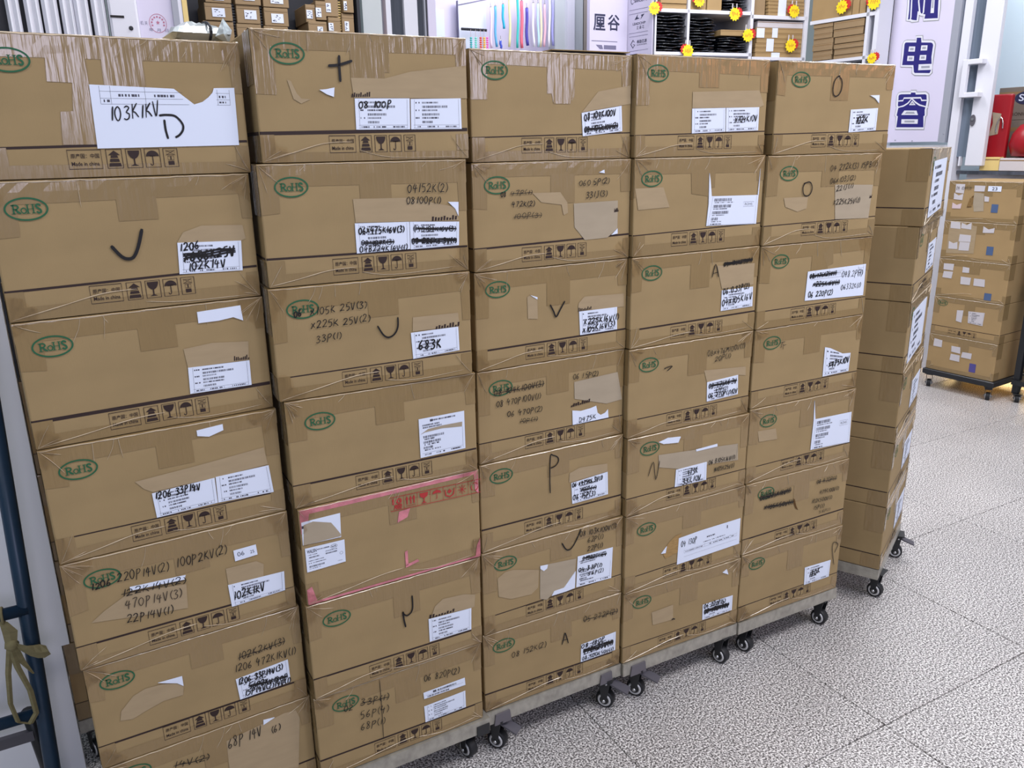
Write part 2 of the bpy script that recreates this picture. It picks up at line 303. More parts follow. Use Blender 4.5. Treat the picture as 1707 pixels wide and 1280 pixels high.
def label_print(q, style, y, rng):
    b=MB()
    def rc(s0,t0,s1,t1): b.flat([bilerp(q,s0,t0),bilerp(q,s1,t0),bilerp(q,s1,t1),bilerp(q,s0,t1)],y)
    def run(s0,s1,t0,t1,dens=.7,step=.022):
        s=s0
        while s<s1:
            wd=step*rng.uniform(.35,.95)
            if rng.random()<dens+.2: rc(s,t0,min(s+wd,s1),t1)
            s+=step
    def bars(s0,s1,t0,t1):
        s=s0
        while s<s1:
            wd=rng.choice((.006,.010,.014)); rc(s,t0,min(s+wd,s1),t1); s+=wd+rng.choice((.005,.008,.012))
    def ln(s0,t0,s1,t1,wd=.0005): b.ribbon([bilerp(q,s0,t0),bilerp(q,s1,t1)],wd,y)
    if style in ('std','big','band','tornbox'):
        if style=='std':
            ln(.05,.14,.95,.14); ln(.95,.04,.95,.97); ln(.07,.04,.07,.97); ln(.05,.04,.95,.04)
            t=.90
            for k in range(6):
                if k%2==0: run(.22,.22+rng.uniform(.22,.34),t-.055,t,.8); run(.09,.18,t-.05,t,.5,.03)
                else: bars(.22,.22+(.46,.50,.34,.34,.26,.2)[k],t-.075,t)
                t-=.125
            run(.10,.24,.06,.11,.6,.03); run(.32,.55,.06,.11,.6,.025); run(.68,.9,.06,.11,.7,.03)
        elif style=='big':
            run(.3,.8,.90,.94,.8); rc(.24,.89,.30,.95); run(.05,.5,.80,.84,.7); bars(.08,.5,.74,.78)
            ln(.05,.10,.95,.10); ln(.95,.04,.95,.6)
            t=.55
            for k in range(6):
                if k%2==0: bars(.08,.08+(.45,.38,.2)[k//2],t-.06,t)
                else: run(.1,.1+rng.uniform(.2,.4),t-.04,t-.005,.7)
                t-=.07
            run(.10,.24,.04,.08,.6,.03); run(.35,.55,.04,.08,.6,.025); run(.68,.9,.04,.08,.7,.03)
        elif style=='band':
            rc(.22,.55,.30,.85); run(.33,.78,.55,.8,.85); run(.08,.6,.12,.32,.8); ln(.05,.45,.95,.45)
        else: rc(.0,.72,.08,.84)
    elif style=='table':
        for s in (.06,.13,.36): ln(s,.70,s,.98,.0006)
        for s in (.87,.96): ln(s,.70,s,.96,.0006)
        for t in (.70,.79,.90): ln(.06,t,.62 if t>.75 else .66,t,.0006); ln(.86,t,.96,t,.0006)
        run(.18,.32,.82,.86,.8); run(.42,.56,.82,.86,.8); run(.88,.93,.82,.86,.8); run(.88,.93,.73,.76,.8); run(.08,.12,.73,.77,.8)
    elif style=='ship':
        t=.92
        for k,wd in enumerate((.36,.36,.33,.14)):
            bars(.07,.07+wd,t-.10,t); run(.08,.08+(.40,.28,.24,.2)[k],t-.155,t-.125,.7,.018); t-=.215
        run(.07,.28,.03,.07,.8,.02); ln(.03,.02,.03,.98); ln(.96,.02,.96,.98); ln(.03,.02,.96,.02)
        vs=[]; m=MB(); fit_text(m,'ROHS',.72,.66,.88,.74,0); b.add([(bilerp(q,v[0],v[2])[0],y,bilerp(q,v[0],v[2])[1]) for v in m.v],m.f)
        b.ribbon([bilerp(q,a,c) for a,c in ((.69,.62),(.91,.62),(.91,.78),(.69,.78))],.0005,y,True)
    elif style=='slip':
        for t in (.22,.36,.45): ln(.1,t,.95,t,.0005)
        run(.40,.75,.53,.56,.7,.02); run(.45,.58,.68,.73,.9,.03)
        for s in (.1,.42,.52,.62,.73,.84,.95): ln(s,.36,s,.5,.0004)
        run(.12,.4,.39,.42,.7,.02); run(.5,.9,.39,.42,.6,.03)
        m=MB(); fit_text(m,'1',.775,.78,.79,.90,0); b.add([(bilerp(q,v[0],v[2])[0],y,bilerp(q,v[0],v[2])[1]) for v in m.v],m.f)
    elif style=='walsin':
        for txt,a in (('WALSIN',(.04,.77,.28,.92)),('RoHS',(.66,.79,.78,.87))):
            m=MB(); fit_text(m,txt,*a,0,.02); b.add([(bilerp(q,v[0],v[2])[0],y,bilerp(q,v[0],v[2])[1]) for v in m.v],m.f)
        b.ribbon([bilerp(q,.72+.09*math.cos(i*.524),.83+.085*math.sin(i*.524)) for i in range(12)],.0005,y,True)
        run(.3,.6,.83,.88,.8); run(.06,.30,.68,.71,.7); bars(.08,.34,.56,.62); bars(.5,.8,.56,.62); run(.5,.8,.68,.71,.8)
        run(.06,.45,.43,.46,.8); run(.06,.5,.33,.36,.7); bars(.07,.45,.17,.24); run(.07,.35,.10,.13,.7); run(.8,.92,.12,.14,.8)
        b.ribbon([bilerp(q,.90+.04*math.cos(i*.628),.45+.06*math.sin(i*.628)) for i in range(10)],.0005,y,True)
    elif style=='plain' and q[1][0]-q[0][0]<.05:
        m=MB(); fit_text(m,'06',.14,.35,.44,.75,0); fit_text(m,'25',.70,.3,.88,.6,0); b.add([(bilerp(q,v[0],v[2])[0],y,bilerp(q,v[0],v[2])[1]) for v in m.v],m.f)
    else: run(.08,.5,.05,.1,.4,.03)
    return b
# ------------------------------------------------------------------ cartons
def tape_layer(mb, h, rng, seed_tab):
    # top strip that folds over the upper edge, centre tab, corner tabs and the bottom strip
    y=-.0006; top=.034+rng.uniform(-.006,.006); n=26
    prof=[(y,h-top),(y,h-top*.5),(y,h-.004),(-.0004,h-.0014),(.0012,h-.0004),(.004,h-.0003),(.03,h-.0003)]
    sl=rng.uniform(-.006,.006); vs=[]
    for j,(py,pz) in enumerate(prof):
        for i in range(n+1):
            x=W*i/n; a=rng.uniform(-1,1)
            vs.append((x, py-(abs(a)*.0007 if 0<j<5 else 0), pz+(sl*(i/n-.5) if j==0 else 0)))
    fs=[(j*(n+1)+i,j*(n+1)+i+1,(j+1)*(n+1)+i+1,(j+1)*(n+1)+i) for j in range(len(prof)-1) for i in range(n)]
    mb.add(vs,fs)
    c0=.172+rng.uniform(-.006,.006); c1=c0+.058; d=.072+rng.uniform(-.012,.018)
    mb.rect(c0,h-d,c1,h-top+.004,y-.0001)
    a=.030+rng.uniform(-.006,.006); d=.085+rng.uniform(-.02,.015); mb.flat([(.0008,h-d),(a,h-d+rng.uniform(-.004,.004)),(a+.002,h-top+.004),(.0008,h-top+.004)],y-.0001)
    a=.022+rng.uniform(-.006,.004); d=.075+rng.uniform(-.02,.02); mb.flat([(W-a,h-d),(W-.0008,h-d),(W-.0008,h-top+.004),(W-a-.002,h-top+.004)],y-.0001)
    b=.021+rng.uniform(-.004,.004); mb.flat([(.0015,.0015),(W-.0015,.0015),(W-.0015,b+rng.uniform(-.004,.004)),(.0015,b)],y)
    a=.028+rng.uniform(-.005,.005); mb.rect(.0008,b-.002,a,.046,y-.0001)
    a=.022+rng.uniform(-.005,.005); mb.rect(W-a,b-.002,W-.0008,.044,y-.0001)
    # tape ends folded round both sides
    for x,s in ((-.0006,-1),(W+.0006,1)):
        for z0,z1 in ((h-.085,h-.002),(.002,.045)):
            mb.add([(x,.002,z0),(x,.055,z0),(x,.055,z1),(x,.002,z1)],[(0,3,2,1) if s>0 else (0,1,2,3)][:1])
    return mb
def creases(h, rng):
    b=MB()
    def ridge(pts,w,hh):
        n=len(pts); vs=[]
        for i,p in enumerate(pts):
            a=pts[max(i-1,0)]; c=pts[min(i+1,n-1)]; dx,dz=c[0]-a[0],c[1]-a[1]; l=math.hypot(dx,dz) or 1; nx,nz=-dz/l,dx/l; k=(.25 if i in (0,n-1) else 1)*rng.uniform(.6,1.15)
            vs+=[(p[0]+nx*w*k,-.0013,p[1]+nz*w*k),(p[0],-.0013-hh*k,p[1]),(p[0]-nx*w*k,-.0013,p[1]-nz*w*k)]
        b.add(vs,[f for i in range(n-1) for f in ((3*i,3*i+1,3*i+4,3*i+3),(3*i+1,3*i+2,3*i+5,3*i+4))])
    # long fold rising from the lower left corner
    if rng.random()<.8:
        x1=rng.uniform(.10,.16); z1=rng.uniform(.018,.032); ridge(catmull([(.004,.004),(x1*.5,z1*.55),(x1,z1),(x1+.05,z1+.002)],4),.0008,.0012)
        ridge(catmull([(x1+.06,rng.uniform(.012,.02)),(x1+.12,.006),(W-.02,rng.uniform(.004,.012))],4),.0005,.0008)
    for k in range(rng.randint(7,11)):      # fans at the corners
        c=rng.choice(((.002,h-.002,0),(.002,h-.002,0),(W-.003,h-.003,1),(W-.003,h-.003,1),(.003,.003,2),(W-.003,.003,3)))
        a={0:rng.uniform(-75,-15),1:rng.uniform(-165,-100),2:rng.uniform(15,75),3:rng.uniform(100,165)}[c[2]]; L=rng.uniform(.02,.055); s=rng.uniform(-10,10)
        ridge(catmull([(c[0]+L*t*math.cos(R_(a+s*t)),c[1]+L*t*math.sin(R_(a+s*t))) for t in (0,.33,.66,1)],2),.0005,.0010)
    for k in range(rng.randint(1,4)):      # short runs down from the top edge
        x=rng.uniform(.06,W-.05); L=rng.uniform(.012,.045); dx=rng.uniform(-.02,.01)
        ridge(catmull([(x,h-.002),(x+dx*.3,h-L*.5),(x+dx,h-L)],3),.0005,.0009)
    # crumpled top edge, its highlight put into the pale crease colour
    n=30; pts=[(W*i/n, h-.0024+rng.uniform(-.0006,.0008)) for i in range(n+1)]; ridge(pts,.0010,.0009)
    return b
def corner_film(h, rng, parent):
    for (cx,cz,sx,sz,p) in ((0,h,1,-1,.9),(W,h,-1,-1,.9),(0,0,1,1,.6),(W,0,-1,1,.6)):
        if rng.random()>p: continue
        b=MB(); L1,L2=rng.uniform(.025,.055),rng.uniform(.025,.060); n=6; vs=[(cx+sx*.0005,-.0022,cz+sz*.0005)]
        for i in range(n+1):
            t=i/n; r=rng.uniform(.7,1.05); vs.append((cx+sx*L1*math.cos(t*1.57)*r,-.0012-rng.uniform(0,.0030),cz+sz*L2*math.sin(t*1.57)*r))
        fs=[(0,i+1,i+2) if sx*sz>0 else (0,i+2,i+1) for i in range(n)]
        b.add(vs,fs).build('wrap_film','film',parent)
def carton_body(mb, h, w=W, d=D):
    mb.bbox(0,0,.0006,w,d,h-.0006,.0028,2)
    return mb
def stripe_part(parent, zl, zr, t, h, breaks=()):
    b=MB(); b.flat([(.002,zl-t/2),(W-.002,zr-t/2),(W-.002,zr+t/2),(.002,zl+t/2)],-.0003)
    b.add([(-.0003,.003,zl-t/2),(-.0003,D-.003,zl-t/2),(-.0003,D-.003,zl+t/2),(-.0003,.003,zl+t/2)],[(0,3,2,1)])
    b.add([(W+.0003,.003,zr-t/2),(W+.0003,D-.003,zr-t/2),(W+.0003,D-.003,zr+t/2),(W+.0003,.003,zr+t/2)],[(0,1,2,3)])
    b.add([(.0008,.0008,zl-t/2),(.0008,.0008,zl+t/2),(.002,-.0003,zl+t/2),(.002,-.0003,zl-t/2)],[(0,3,2,1)])
    return b.build('printed_stripe','print',parent)
def carton(d, label, seed):
    rng=random.Random(seed); x,y,a,z,h=d['p']
    t=thing('cardboard_carton',label,'box',(x,y,z),a,'stacked component cartons')
    if 'w' in d: t.location.x+=d['w'][0]; t.scale=(d['w'][1],1,1)
    carton_body(MB(),h).build('carton_body','card',t)
    tape_layer(MB(),h,rng,seed).build('packing_tape','tape2' if d.get('top') else 'tape',t)
    if d.get('pink'):
        b=MB()
        b.flat([(.003,h-.012),(W-.003,h-.010),(W-.003,h-.001),(.003,h-.001)],-.0015); b.flat([(.003,.002),(W-.003,.002),(W-.003,.006),(.003,.007)],-.0015)
        for q in ([(.002,h-.05),(.014,h-.045),(.02,h-.012),(.002,h-.012)],[(W-.010,h-.045),(W-.002,h-.055),(W-.002,h-.010),(W-.012,h-.010)],[(.002,.005),(.02,.007),(.012,.04),(.002,.035)],[(W-.014,.006),(W-.002,.006),(W-.002,.045),(W-.010,.03)],
                  [(.193,h-.075),(.215,h-.068),(.222,h-.05),(.198,h-.052)],[(.205,.028),(.211,.028),(.211,.062),(.205,.060)],[(.205,.024),(.235,.030),(.232,.036),(.205,.030)]): b.flat(q,-.0016)
        b.build('pink_tape','pink',t,label='pink printed tape along the edges')
        b=MB(); q=pairs([d['I'][0],d['I'][1],d['I'][6],d['I'][7],d['I'][4],d['I'][5],d['I'][2],d['I'][3]]); Y=-.0017
        def P(s,v): return bilerp(q,s,v)
        def pl(pts): b.flat([P(*p) for p in pts],Y)
        def rb(pts,wd=.0014,cl=False): b.ribbon([P(*p) for p in pts],wd,Y-.00004,cl)
        rb([(0,0),(1,0),(1,1),(0,1)],.0012,True)
        for s in (.143,.286,.429,.571,.714,.857): rb([(s,0),(s,1)],.0010)
        m=MB(); fit_text(m,'10',.02,.45,.12,.88,0,.03); fit_text(m,'層',.03,.08,.12,.42,0,.02); b.add([(P(v[0],v[2])[0],Y,P(v[0],v[2])[1]) for v in m.v],m.f)
        for s in (.175,.215,.25): pl([(s-.016,.62),(s+.016,.62),(s,.9)]); pl([(s-.006,.28),(s+.006,.28),(s+.006,.62),(s-.006,.62)])
        rb([(.165,.16),(.265,.16)])
        pl([(.31,.88),(.405,.88),(.395,.6),(.36,.45),(.32,.6)]); pl([(.352,.18),(.363,.18),(.363,.5),(.352,.5)]); pl([(.325,.1),(.39,.1),(.365,.2),(.35,.2)])
        pl([(.45,.6),(.46,.78),(.50,.9),(.54,.78),(.55,.6),(.5,.66)]); rb([(.5,.64),(.5,.25),(.487,.2)])
        pl([(.615,.55),(.643,.75),(.67,.55),(.643,.4)]); rb([(.59,.75),(.6,.3),(.643,.15),(.685,.3),(.695,.75)],.003)
        for k in range(4): A=k*math.pi/4; rb([(.785-.045*math.cos(A),.5-.36*math.sin(A)),(.785+.045*math.cos(A),.5+.36*math.sin(A))],.002)
        for k in range(3): A=k*2.094+.5; rb([(.928+.04*math.cos(A+u*1.6),.5+.3*math.sin(A+u*1.6)) for u in (0,.33,.66,1)],.002)
        b.build('red_handling_icons','red',t,label='red boxed handling icons on the taped top edge')
    else:
        zl,zr,tk=d['S']; stripe_part(t,zl/1000,zr/1000,(.0022,.0038,.0060)[tk-1],h)
        r=d['R']; link('rohs_mark',ROHS,t,(r[0]/1000,-.0016,r[1]/1000))
        I=d.get('I',[112,41,112,13,267,13,267,41]); o=link('handling_icons',ICONS,t,((I[0]+I[2])/2000,-.0009,min((I[3]+I[5])/2000,h-.03)))
        if d['S'][0]<.001: pass
    for k,pp in d.get('T',[]):
        pts=pairs(pp); pts=[(min(max(u,.001),W-.001),min(max(v,.002),h-.002)) for u,v in pts]
        if k=='on': continue
        b=MB(); b.flat(pts,-.0011); b.build('torn_patch',{'':'torn','g':'torn_grey','d':'torn_flute','k':'torn_dark'}[k],t,label={'':None,'g':'pale grey patch where a label was torn off','d':'ripped hole showing the fluting','k':'dark slit torn in the board'}[k])
    labs=[]
    for st,pp in d.get('L',[]):
        pts=pairs(pp); pts=[(min(u,W+.002),max(v,.002)) for u,v in pts]
        lo=MB().prism(pts,-.0018,-.0011).build('paper_label','label',t); labs.append(lo)
        q=[pts[0],pts[-3],pts[-2],pts[-1]]
        pb=label_print(q,st,-.0020,rng)
        if pb.v: pb.build('label_print','lprint',lo)
    for k,pp in d.get('T',[]):
        if k=='on': MB().flat(pairs(pp),-.0022).build('torn_patch','torn_grey',t)
    for pp in d.get('K',[]):
        MB().flat(pairs(pp),-.00085).build('tape_or_brake_piece','tape2',t)
    for pp in d.get('P',[]): MB().prism(pairs(pp),-.0024,-.0011).build('paper_remnant','label',t)
    for pp in d.get('B',[]):
        (xa,za),(xb,zb)=pairs(pp); b=MB(); n=9
        for i in range(n):
            u=(i+.2)/n; x_=xa+(xb-xa)*u; z_=za+(zb-za)*u; hh=rng.uniform(.003,.009); b.flat([(x_,z_),(x_+(xb-xa)/n*.6+.0004,z_),(x_+(xb-xa)/n*.7+.001,z_+hh),(x_+.001,z_+hh)],-.0013)
        b.build('barcode_scrap','print',t)
    for pp,wd,li in d.get('G',[]):
        b=MB(); b.ribbon(catmull(pairs(pp),5),.0026*wd,-.0025); b.build('marker_sign','ink',labs[li] if li<len(labs) else t)
    for s,x0,z0,x1,z1,hh,fl in d.get('H',[]):
        dig=[c for c in fl if c.isdigit()]; nb=fl.count('b'); wd=(.0015,.0022,.0029)[nb]*(.56 if hh<8 else .72 if hh<11 else 1)
        b=MB(); scrawl(b,s,x0/1000,z0/1000,x1/1000,z1/1000,hh/1000,wd,-.0026,(1+(2 if nb>1 else nb)) if 's' in fl else 0,rng)
        b.build('handwriting','ink_thin' if 't' in fl else 'ink',labs[int(dig[0])] if dig and int(dig[0])<len(labs) else t)
    if seed==31:
        MB().box(.19,.012,h-.0004,.372,.2,h+.0035).build('flap_gap_shade','dark',t); MB().add([(.185,.004,h+.0036),(.374,.002,h+.0046),(.374,.2,h+.0046),(.185,.2,h+.0036),(.185,.004,h+.0052),(.374,.002,h+.0062),(.374,.2,h+.0062),(.185,.2,h+.0052)],[(0,3,2,1),(4,5,6,7),(0,1,5,4),(1,2,6,5),(2,3,7,6),(3,0,4,7)]).build('lid_flap','card',t)  # dark block stands in for the shade under the lifted flap
    creases(h,rng).build('film_crease','crease',t,kind='stuff')
    corner_film(h,rng,t)
    return t
BOXES = {
11:{"p":[-0.7779,-0.0017,0.0403,1.3504,0.2041],"R":[52,166],"S":[45,51,2],"I":[109,41,106,12,264,15,265,42],"L":[["table",[152,135,271,131,299,108,312,112,322,119,329,126,332,133,364,134,362,45,150,43]]],"K":[[100,175,153,180,150,49,104,49,108,96,125,97,130,137,97,138]],"G":[[[251,85,251,70,253,56],1.3,0],[[244,91,255,92,268,90,277,79,277,70,271,62,264,58],1.3,0]],"H":[["103K1KV",173,83,246,91,21,"b0"]],"w":[0.0,0.9962]},
12:{"p":[-0.7854,-0.014,0.0658,1.1423,0.2081],"R":[49,167],"S":[47,53,2],"I":[114,43,114,16,269,18,271,45],"L":[["std",[252,102,354,98,351,48,249,51]]],"T":[["",[263,118,293,127,359,124,362,101,354,98,252,102]]],"G":[[[154,105,165,89,174,83,184,85,193,101,202,128],2,9]],"H":[["1206",254,88,285,90,13,"b0"],["x606K25V",258,70,341,74,16,"bbs0"],["102K14V",263,55,324,57,14,"b0"]]},
13:{"p":[-0.7841,-0.0148,0.0702,0.9376,0.2047],"R":[49,163],"S":[46,47,3],"I":[110,38,110,12,265,13,265,39],"L":[["std",[241,97,344,94,343,49,239,51]]],"T":[["",[238,130,285,134,346,128,343,95,241,97]]],"P":[[267,190,339,193,341,166,325,174,300,171,267,171]],"B":[[317,97,344,96]]},
14:{"p":[-0.7831,-0.0158,0.0515,0.7355,0.2021],"R":[52,159],"S":[45,41,1],"I":[114,40,114,13,267,9,268,39],"L":[["std",[154,91,258,95,258,47,156,45]],["std",[260,96,354,97,358,43,259,47]]],"T":[["",[131,118,232,124,349,133,353,99,258,95,156,93,143,102]]],"P":[[239,188,283,191,283,180,258,173,239,178]],"H":[["1206 33P14V",158,79,232,80,13,"b0"]]},
15:{"p":[-0.7836,-0.0141,0.0426,0.5305,0.205],"R":[58,163],"S":[46,43,2],"I":[114,35,113,11,268,10,268,35],"L":[["std",[257,86,361,83,359,43,259,40]],["plain",[274,152,315,153,316,132,275,130]]],"T":[["",[30,86,53,102,94,123,187,111,184,63,124,71]],["",[257,120,312,119,325,109,322,84,258,85]]],"P":[[97,134,188,129,185,121,97,127]],"H":[["1206",39,146,70,147,12,"b"],["220P14V(2)",80,150,162,145,17,""],["100P2KV(2)",175,148,262,150,17,""],["122K14V(2)",82,120,186,114,13,"s"],["470P14V(3)",84,95,177,88,17,"t"],["22P14V(1)",83,67,158,62,16,""],["102K1KV",263,53,322,55,17,"b0"]]},
16:{"p":[-0.7798,-0.0105,0.0405,0.3212,0.2093],"R":[49,170],"S":[46,42,2],"I":[108,38,107,13,264,17,264,39],"L":[["std",[245,93,346,99,347,47,248,46]]],"T":[["",[42,87,46,105,69,128,90,135,118,133,143,126,153,114,150,97,116,98,83,89,62,82]]],"P":[[112,139,153,137,153,116,143,126]],"H":[["102K2KV(3)",254,132,343,136,15,"s"],["1206 472K1KV(1)",245,109,362,106,16,""],["1206 33P14V(3)",248,79,334,81,13,"b0"],["56P2KV180P",266,63,341,56,13,"bs0"],["15P14V(2)14V(1)",258,52,346,46,12,"b0"]]},
17:{"p":[-0.7761,-0.0099,0.0434,0.1217,0.1995],"R":[46,168],"S":[46,46,2],"T":[["",[210,164,275,172,324,179,348,176,354,155,341,38,208,95]]],"P":[[283,181,305,178,282,170]],"H":[["68P 14V",211,146,277,149,22,""],["(6)",296,144,313,146,16,""],["14V(2)",111,148,174,138,14,"s"]],"w":[0.0,0.9977]},
21:{"p":[-0.3881,-0.0129,-0.0126,1.3647,0.2087],"R":[57,172],"S":[48,52,3],"I":[116,43,115,16,268,15,268,43],"L":[["std",[165,104,265,105,263,53,164,53]],["std",[267,104,364,106,364,53,265,53]]],"T":[["",[161,137,221,137,269,149,382,162,380,106,164,105]],["",[53,132,59,130,67,111,74,103,89,102,73,95,61,102]]],"K":[[163,189,223,189,221,137,161,137]],"P":[[105,117,116,118,131,121,129,106,117,110]],"B":[[159,106,193,107]],"G":[[[123,155,142,157,165,164],1.7,9],[[143,172,142,153,142,130],1.7,9]],"H":[["08 100P",170,88,230,90,11,"b0"]]},
22:{"p":[-0.4009,-0.0176,-0.0284,1.1579,0.2068],"R":[54,168],"S":[50,47,2],"I":[115,43,114,14,265,14,265,42],"L":[["std",[159,102,261,99,260,50,159,49]],["std",[262,99,360,94,358,50,261,49]]],"T":[["",[159,144,257,142,354,121,360,96,161,103]]],"P":[[339,131,360,130,359,104,353,118]],"B":[[304,98,356,98]],"H":[["04152K(2)",260,151,338,149,15,""],["08100P(1)",257,131,324,129,12,""],["06x475K16V(3)",164,83,250,81,11,"b0"],["08 104K(3)",168,62,229,61,9,"bs0"],["04B224K16V(1)",164,51,254,49,10,"b0"],["04B104K16V(3)",268,82,352,77,9,"bs1"],["08 226K6.3V(1)",263,59,352,55,10,"bbs1"]],"w":[0.0014,0.9962]},
23:{"p":[-0.4024,-0.0199,-0.0321,0.9537,0.2042],"R":[56,164],"S":[44,47,1],"I":[117,39,117,12,266,13,266,41],"L":[["std",[253,98,350,99,351,52,255,47]]],"T":[["",[259,127,351,126,353,100,257,100]]],"B":[[302,99,353,100]],"G":[[[189,119,199,101,209,95,221,100,228,113,229,131],1.2,9]],"H":[["06",39,150,53,153,11,"b"],["x105K 25V(3)",68,151,171,155,13,""],["x225K 25V(2)",67,127,175,129,13,""],["33P(1)",74,101,120,104,13,""],["683K",267,63,312,63,18,"bb0"]]},
24:{"p":[-0.3949,-0.0213,-0.0108,0.7438,0.2099],"R":[61,164],"S":[46,48,2],"I":[120,37,119,12,273,15,272,40],"L":[["big",[253,133,351,134,351,54,253,52]]],"T":[["on",[255,101,272,110,304,112,346,112,345,102,301,106,265,104]]]},
25:{"p":[-0.3915,-0.026,0.0131,0.541,0.2028],"pink":1,"R":[46,168],"S":[46,46,2],"I":[181,184,181,155,381,151,382,180],"L":[["tornbox",[4,177,79,178,77,128,3,130]],["walsin",[6,122,83,121,82,74,6,72]]],"T":[["on",[8,171,26,174,60,163,68,150,77,134,76,130,4,130]]]},
26:{"p":[-0.3948,-0.0255,0.0148,0.328,0.213],"R":[58,169],"S":[47,40,2],"I":[116,34,117,10,271,7,271,34],"L":[["std",[252,102,353,96,351,44,252,47]]],"T":[["",[259,105,268,127,287,139,336,135,364,126,361,97,353,96]]],"B":[[253,102,313,101]],"G":[[[218,170,218,144,214,132,205,127,198,132,196,139],1.2,9],[[196,139,197,120,200,101],1.4,9]]},
27:{"p":[-0.398,-0.0209,0.0103,0.1291,0.1989],"R":[64,165],"S":[48,43,2],"I":[118,37,118,14,272,12,272,35],"L":[["band",[235,123,335,124,336,105,236,107]],["std",[235,88,335,90,335,47,236,47]]],"G":[[[139,193,139,120,138,46],0.5,9]],"H":[["06 820P(2)",237,151,321,141,16,""],["02",58,146,77,144,13,""],["33P(1)",94,147,155,139,15,"s"],["56P(4)",91,116,153,109,17,""],["68P(1)",90,87,144,83,16,""]],"w":[0.0009,0.9977]},
31:{"p":[0.0059,0.0028,0.0062,1.3563,0.2029],"R":[53,166],"S":[46,52,1],"I":[111,42,110,14,264,18,263,44],"L":[["std",[252,91,352,105,355,55,255,46]]],"T":[["",[253,92,266,105,293,132,375,145,376,109,352,106]]],"K":[[170,171,235,173,235,122,224,108,185,108]],"H":[["08 104K100V",257,76,337,87,13,"b0"],["08x105K10V(2)",258,53,342,61,11,"bs0"]],"w":[0.0,0.9839]},
32:{"p":[0.001,-0.0028,0.002,1.1476,0.2087],"R":[54,166],"S":[46,52,2],"I":[109,38,108,13,263,14,263,41],"T":[["g",[233,123,345,124,345,66,319,48,261,47,235,75]],["",[134,148,200,147,217,126,219,105,208,101,203,122,155,129]]],"P":[[329,53,345,66,345,55],[295,183,308,188,309,181]],"B":[[335,100,347,101]],"H":[["08",61,143,73,144,9,"b"],["47P(1)",83,145,132,146,9,"s"],["472K(2)",85,123,138,122,11,""],["100P(3)",89,100,153,100,10,"s"],["060.5P(2)",244,158,321,160,11,""],["331J(3)",262,133,316,134,12,""]],"w":[0.0,0.9902]},
33:{"p":[0.0001,-0.0016,0.0037,0.9444,0.2032],"R":[52,166],"S":[43,46,2],"I":[116,35,116,12,272,11,270,38],"L":[["std",[250,99,351,98,352,48,253,47]]],"T":[["",[247,100,249,117,264,130,369,126,370,97]],["",[121,143,128,147,145,138,146,95,122,98]]],"P":[[128,147,145,141,145,136]],"B":[[247,99,282,101]],"G":[[[176,122,184,108,191,95,202,110,213,126],1.3,9]],"H":[["x225K16V(1)",262,68,355,70,13,"b0"],["x105K16V(3)",259,51,344,57,12,"b0"]],"w":[0.0,0.9873]},
34:{"p":[-0.0001,0.0002,0.0074,0.7411,0.2033],"R":[55,162],"S":[47,45,1],"I":[113,41,113,14,267,15,266,42],"L":[["plain",[236,81,259,76,286,78,301,81,305,64,314,57,326,60,334,67,336,47,237,47]]],"T":[["g",[241,146,360,151,374,84,330,81,242,107]]],"B":[[231,89,284,93]],"H":[["08 104K100V(3)",38,147,160,150,13,"s"],["08 470P100V(1)",43,122,152,123,13,""],["06 1.5P(2)",237,152,304,151,12,""],["06 470P(2)",68,96,156,94,12,""],["10P(1)",98,76,143,74,10,"s"],["D475K",253,50,299,52,11,"0"]],"w":[0.0,0.9847]},
35:{"p":[-0.0011,-0.0004,0.002,0.5335,0.2076],"R":[52,173],"S":[56,54,2],"I":[109,48,109,21,265,19,264,47],"L":[["std",[233,116,335,122,337,65,236,64]]],"T":[["",[227,119,229,141,256,149,334,143,335,123,233,118]]],"G":[[[176,105,175,142,177,193,184,194,196,187,198,177,190,168,177,165],1,9]],"H":[["06 x475K6.3V(1)",235,105,319,106,11,"b0"],["10P(1)",258,89,302,86,10,"bs0"],["06 15P(3)",237,73,299,71,12,"b0"]],"w":[0.0,0.986]},
36:{"p":[-0.0027,-0.0007,-0.0075,0.3283,0.2052],"R":[58,168],"S":[44,49,1],"I":[109,40,109,16,265,16,263,41],"L":[["big",[249,132,349,130,346,48,245,52]]],"T":[["g",[147,136,165,135,245,128,242,93,214,60,180,55,165,43,146,51]],["",[37,135,57,146,77,146,144,127,141,82,123,70,70,74,39,89]]],"P":[[147,136,167,134,165,125,156,121,147,129],[243,96,241,52,217,50,177,50,184,60,211,61]],"G":[[[205,179,214,163,222,157,232,160,245,177,257,202],1.2,9]],"H":[["08 103K100V(1)",254,182,356,178,13,""],["62P(1)",276,161,319,161,13,""],["22P(1)",276,139,318,138,13,""],["04B225K16V",262,119,330,113,10,"bs0"],["04 3.3P(1)",251,91,317,87,11,"b0"],["5.6P(2)",277,74,322,72,10,"b0"]],"w":[0.0,0.9975]},
37:{"p":[-0.0052,0.0011,-0.0157,0.1237,0.2046],"R":[52,164],"S":[48,41,2],"I":[110,38,111,13,266,14,265,36],"L":[["std",[262,95,364,98,363,46,261,46]]],"G":[[[207,114,212,129,216,143,225,112],1,9],[[208,125,224,124],1,9]],"H":[["08 152K(2)",71,125,162,123,15,""],["05 272P(2)",267,156,366,150,14,"s"],["08 180P",262,84,331,85,11,"b0"],["470K25V(1)",267,66,354,64,16,"bbs0"],["08 500K50V(1)",264,50,356,48,10,"b0"]]},
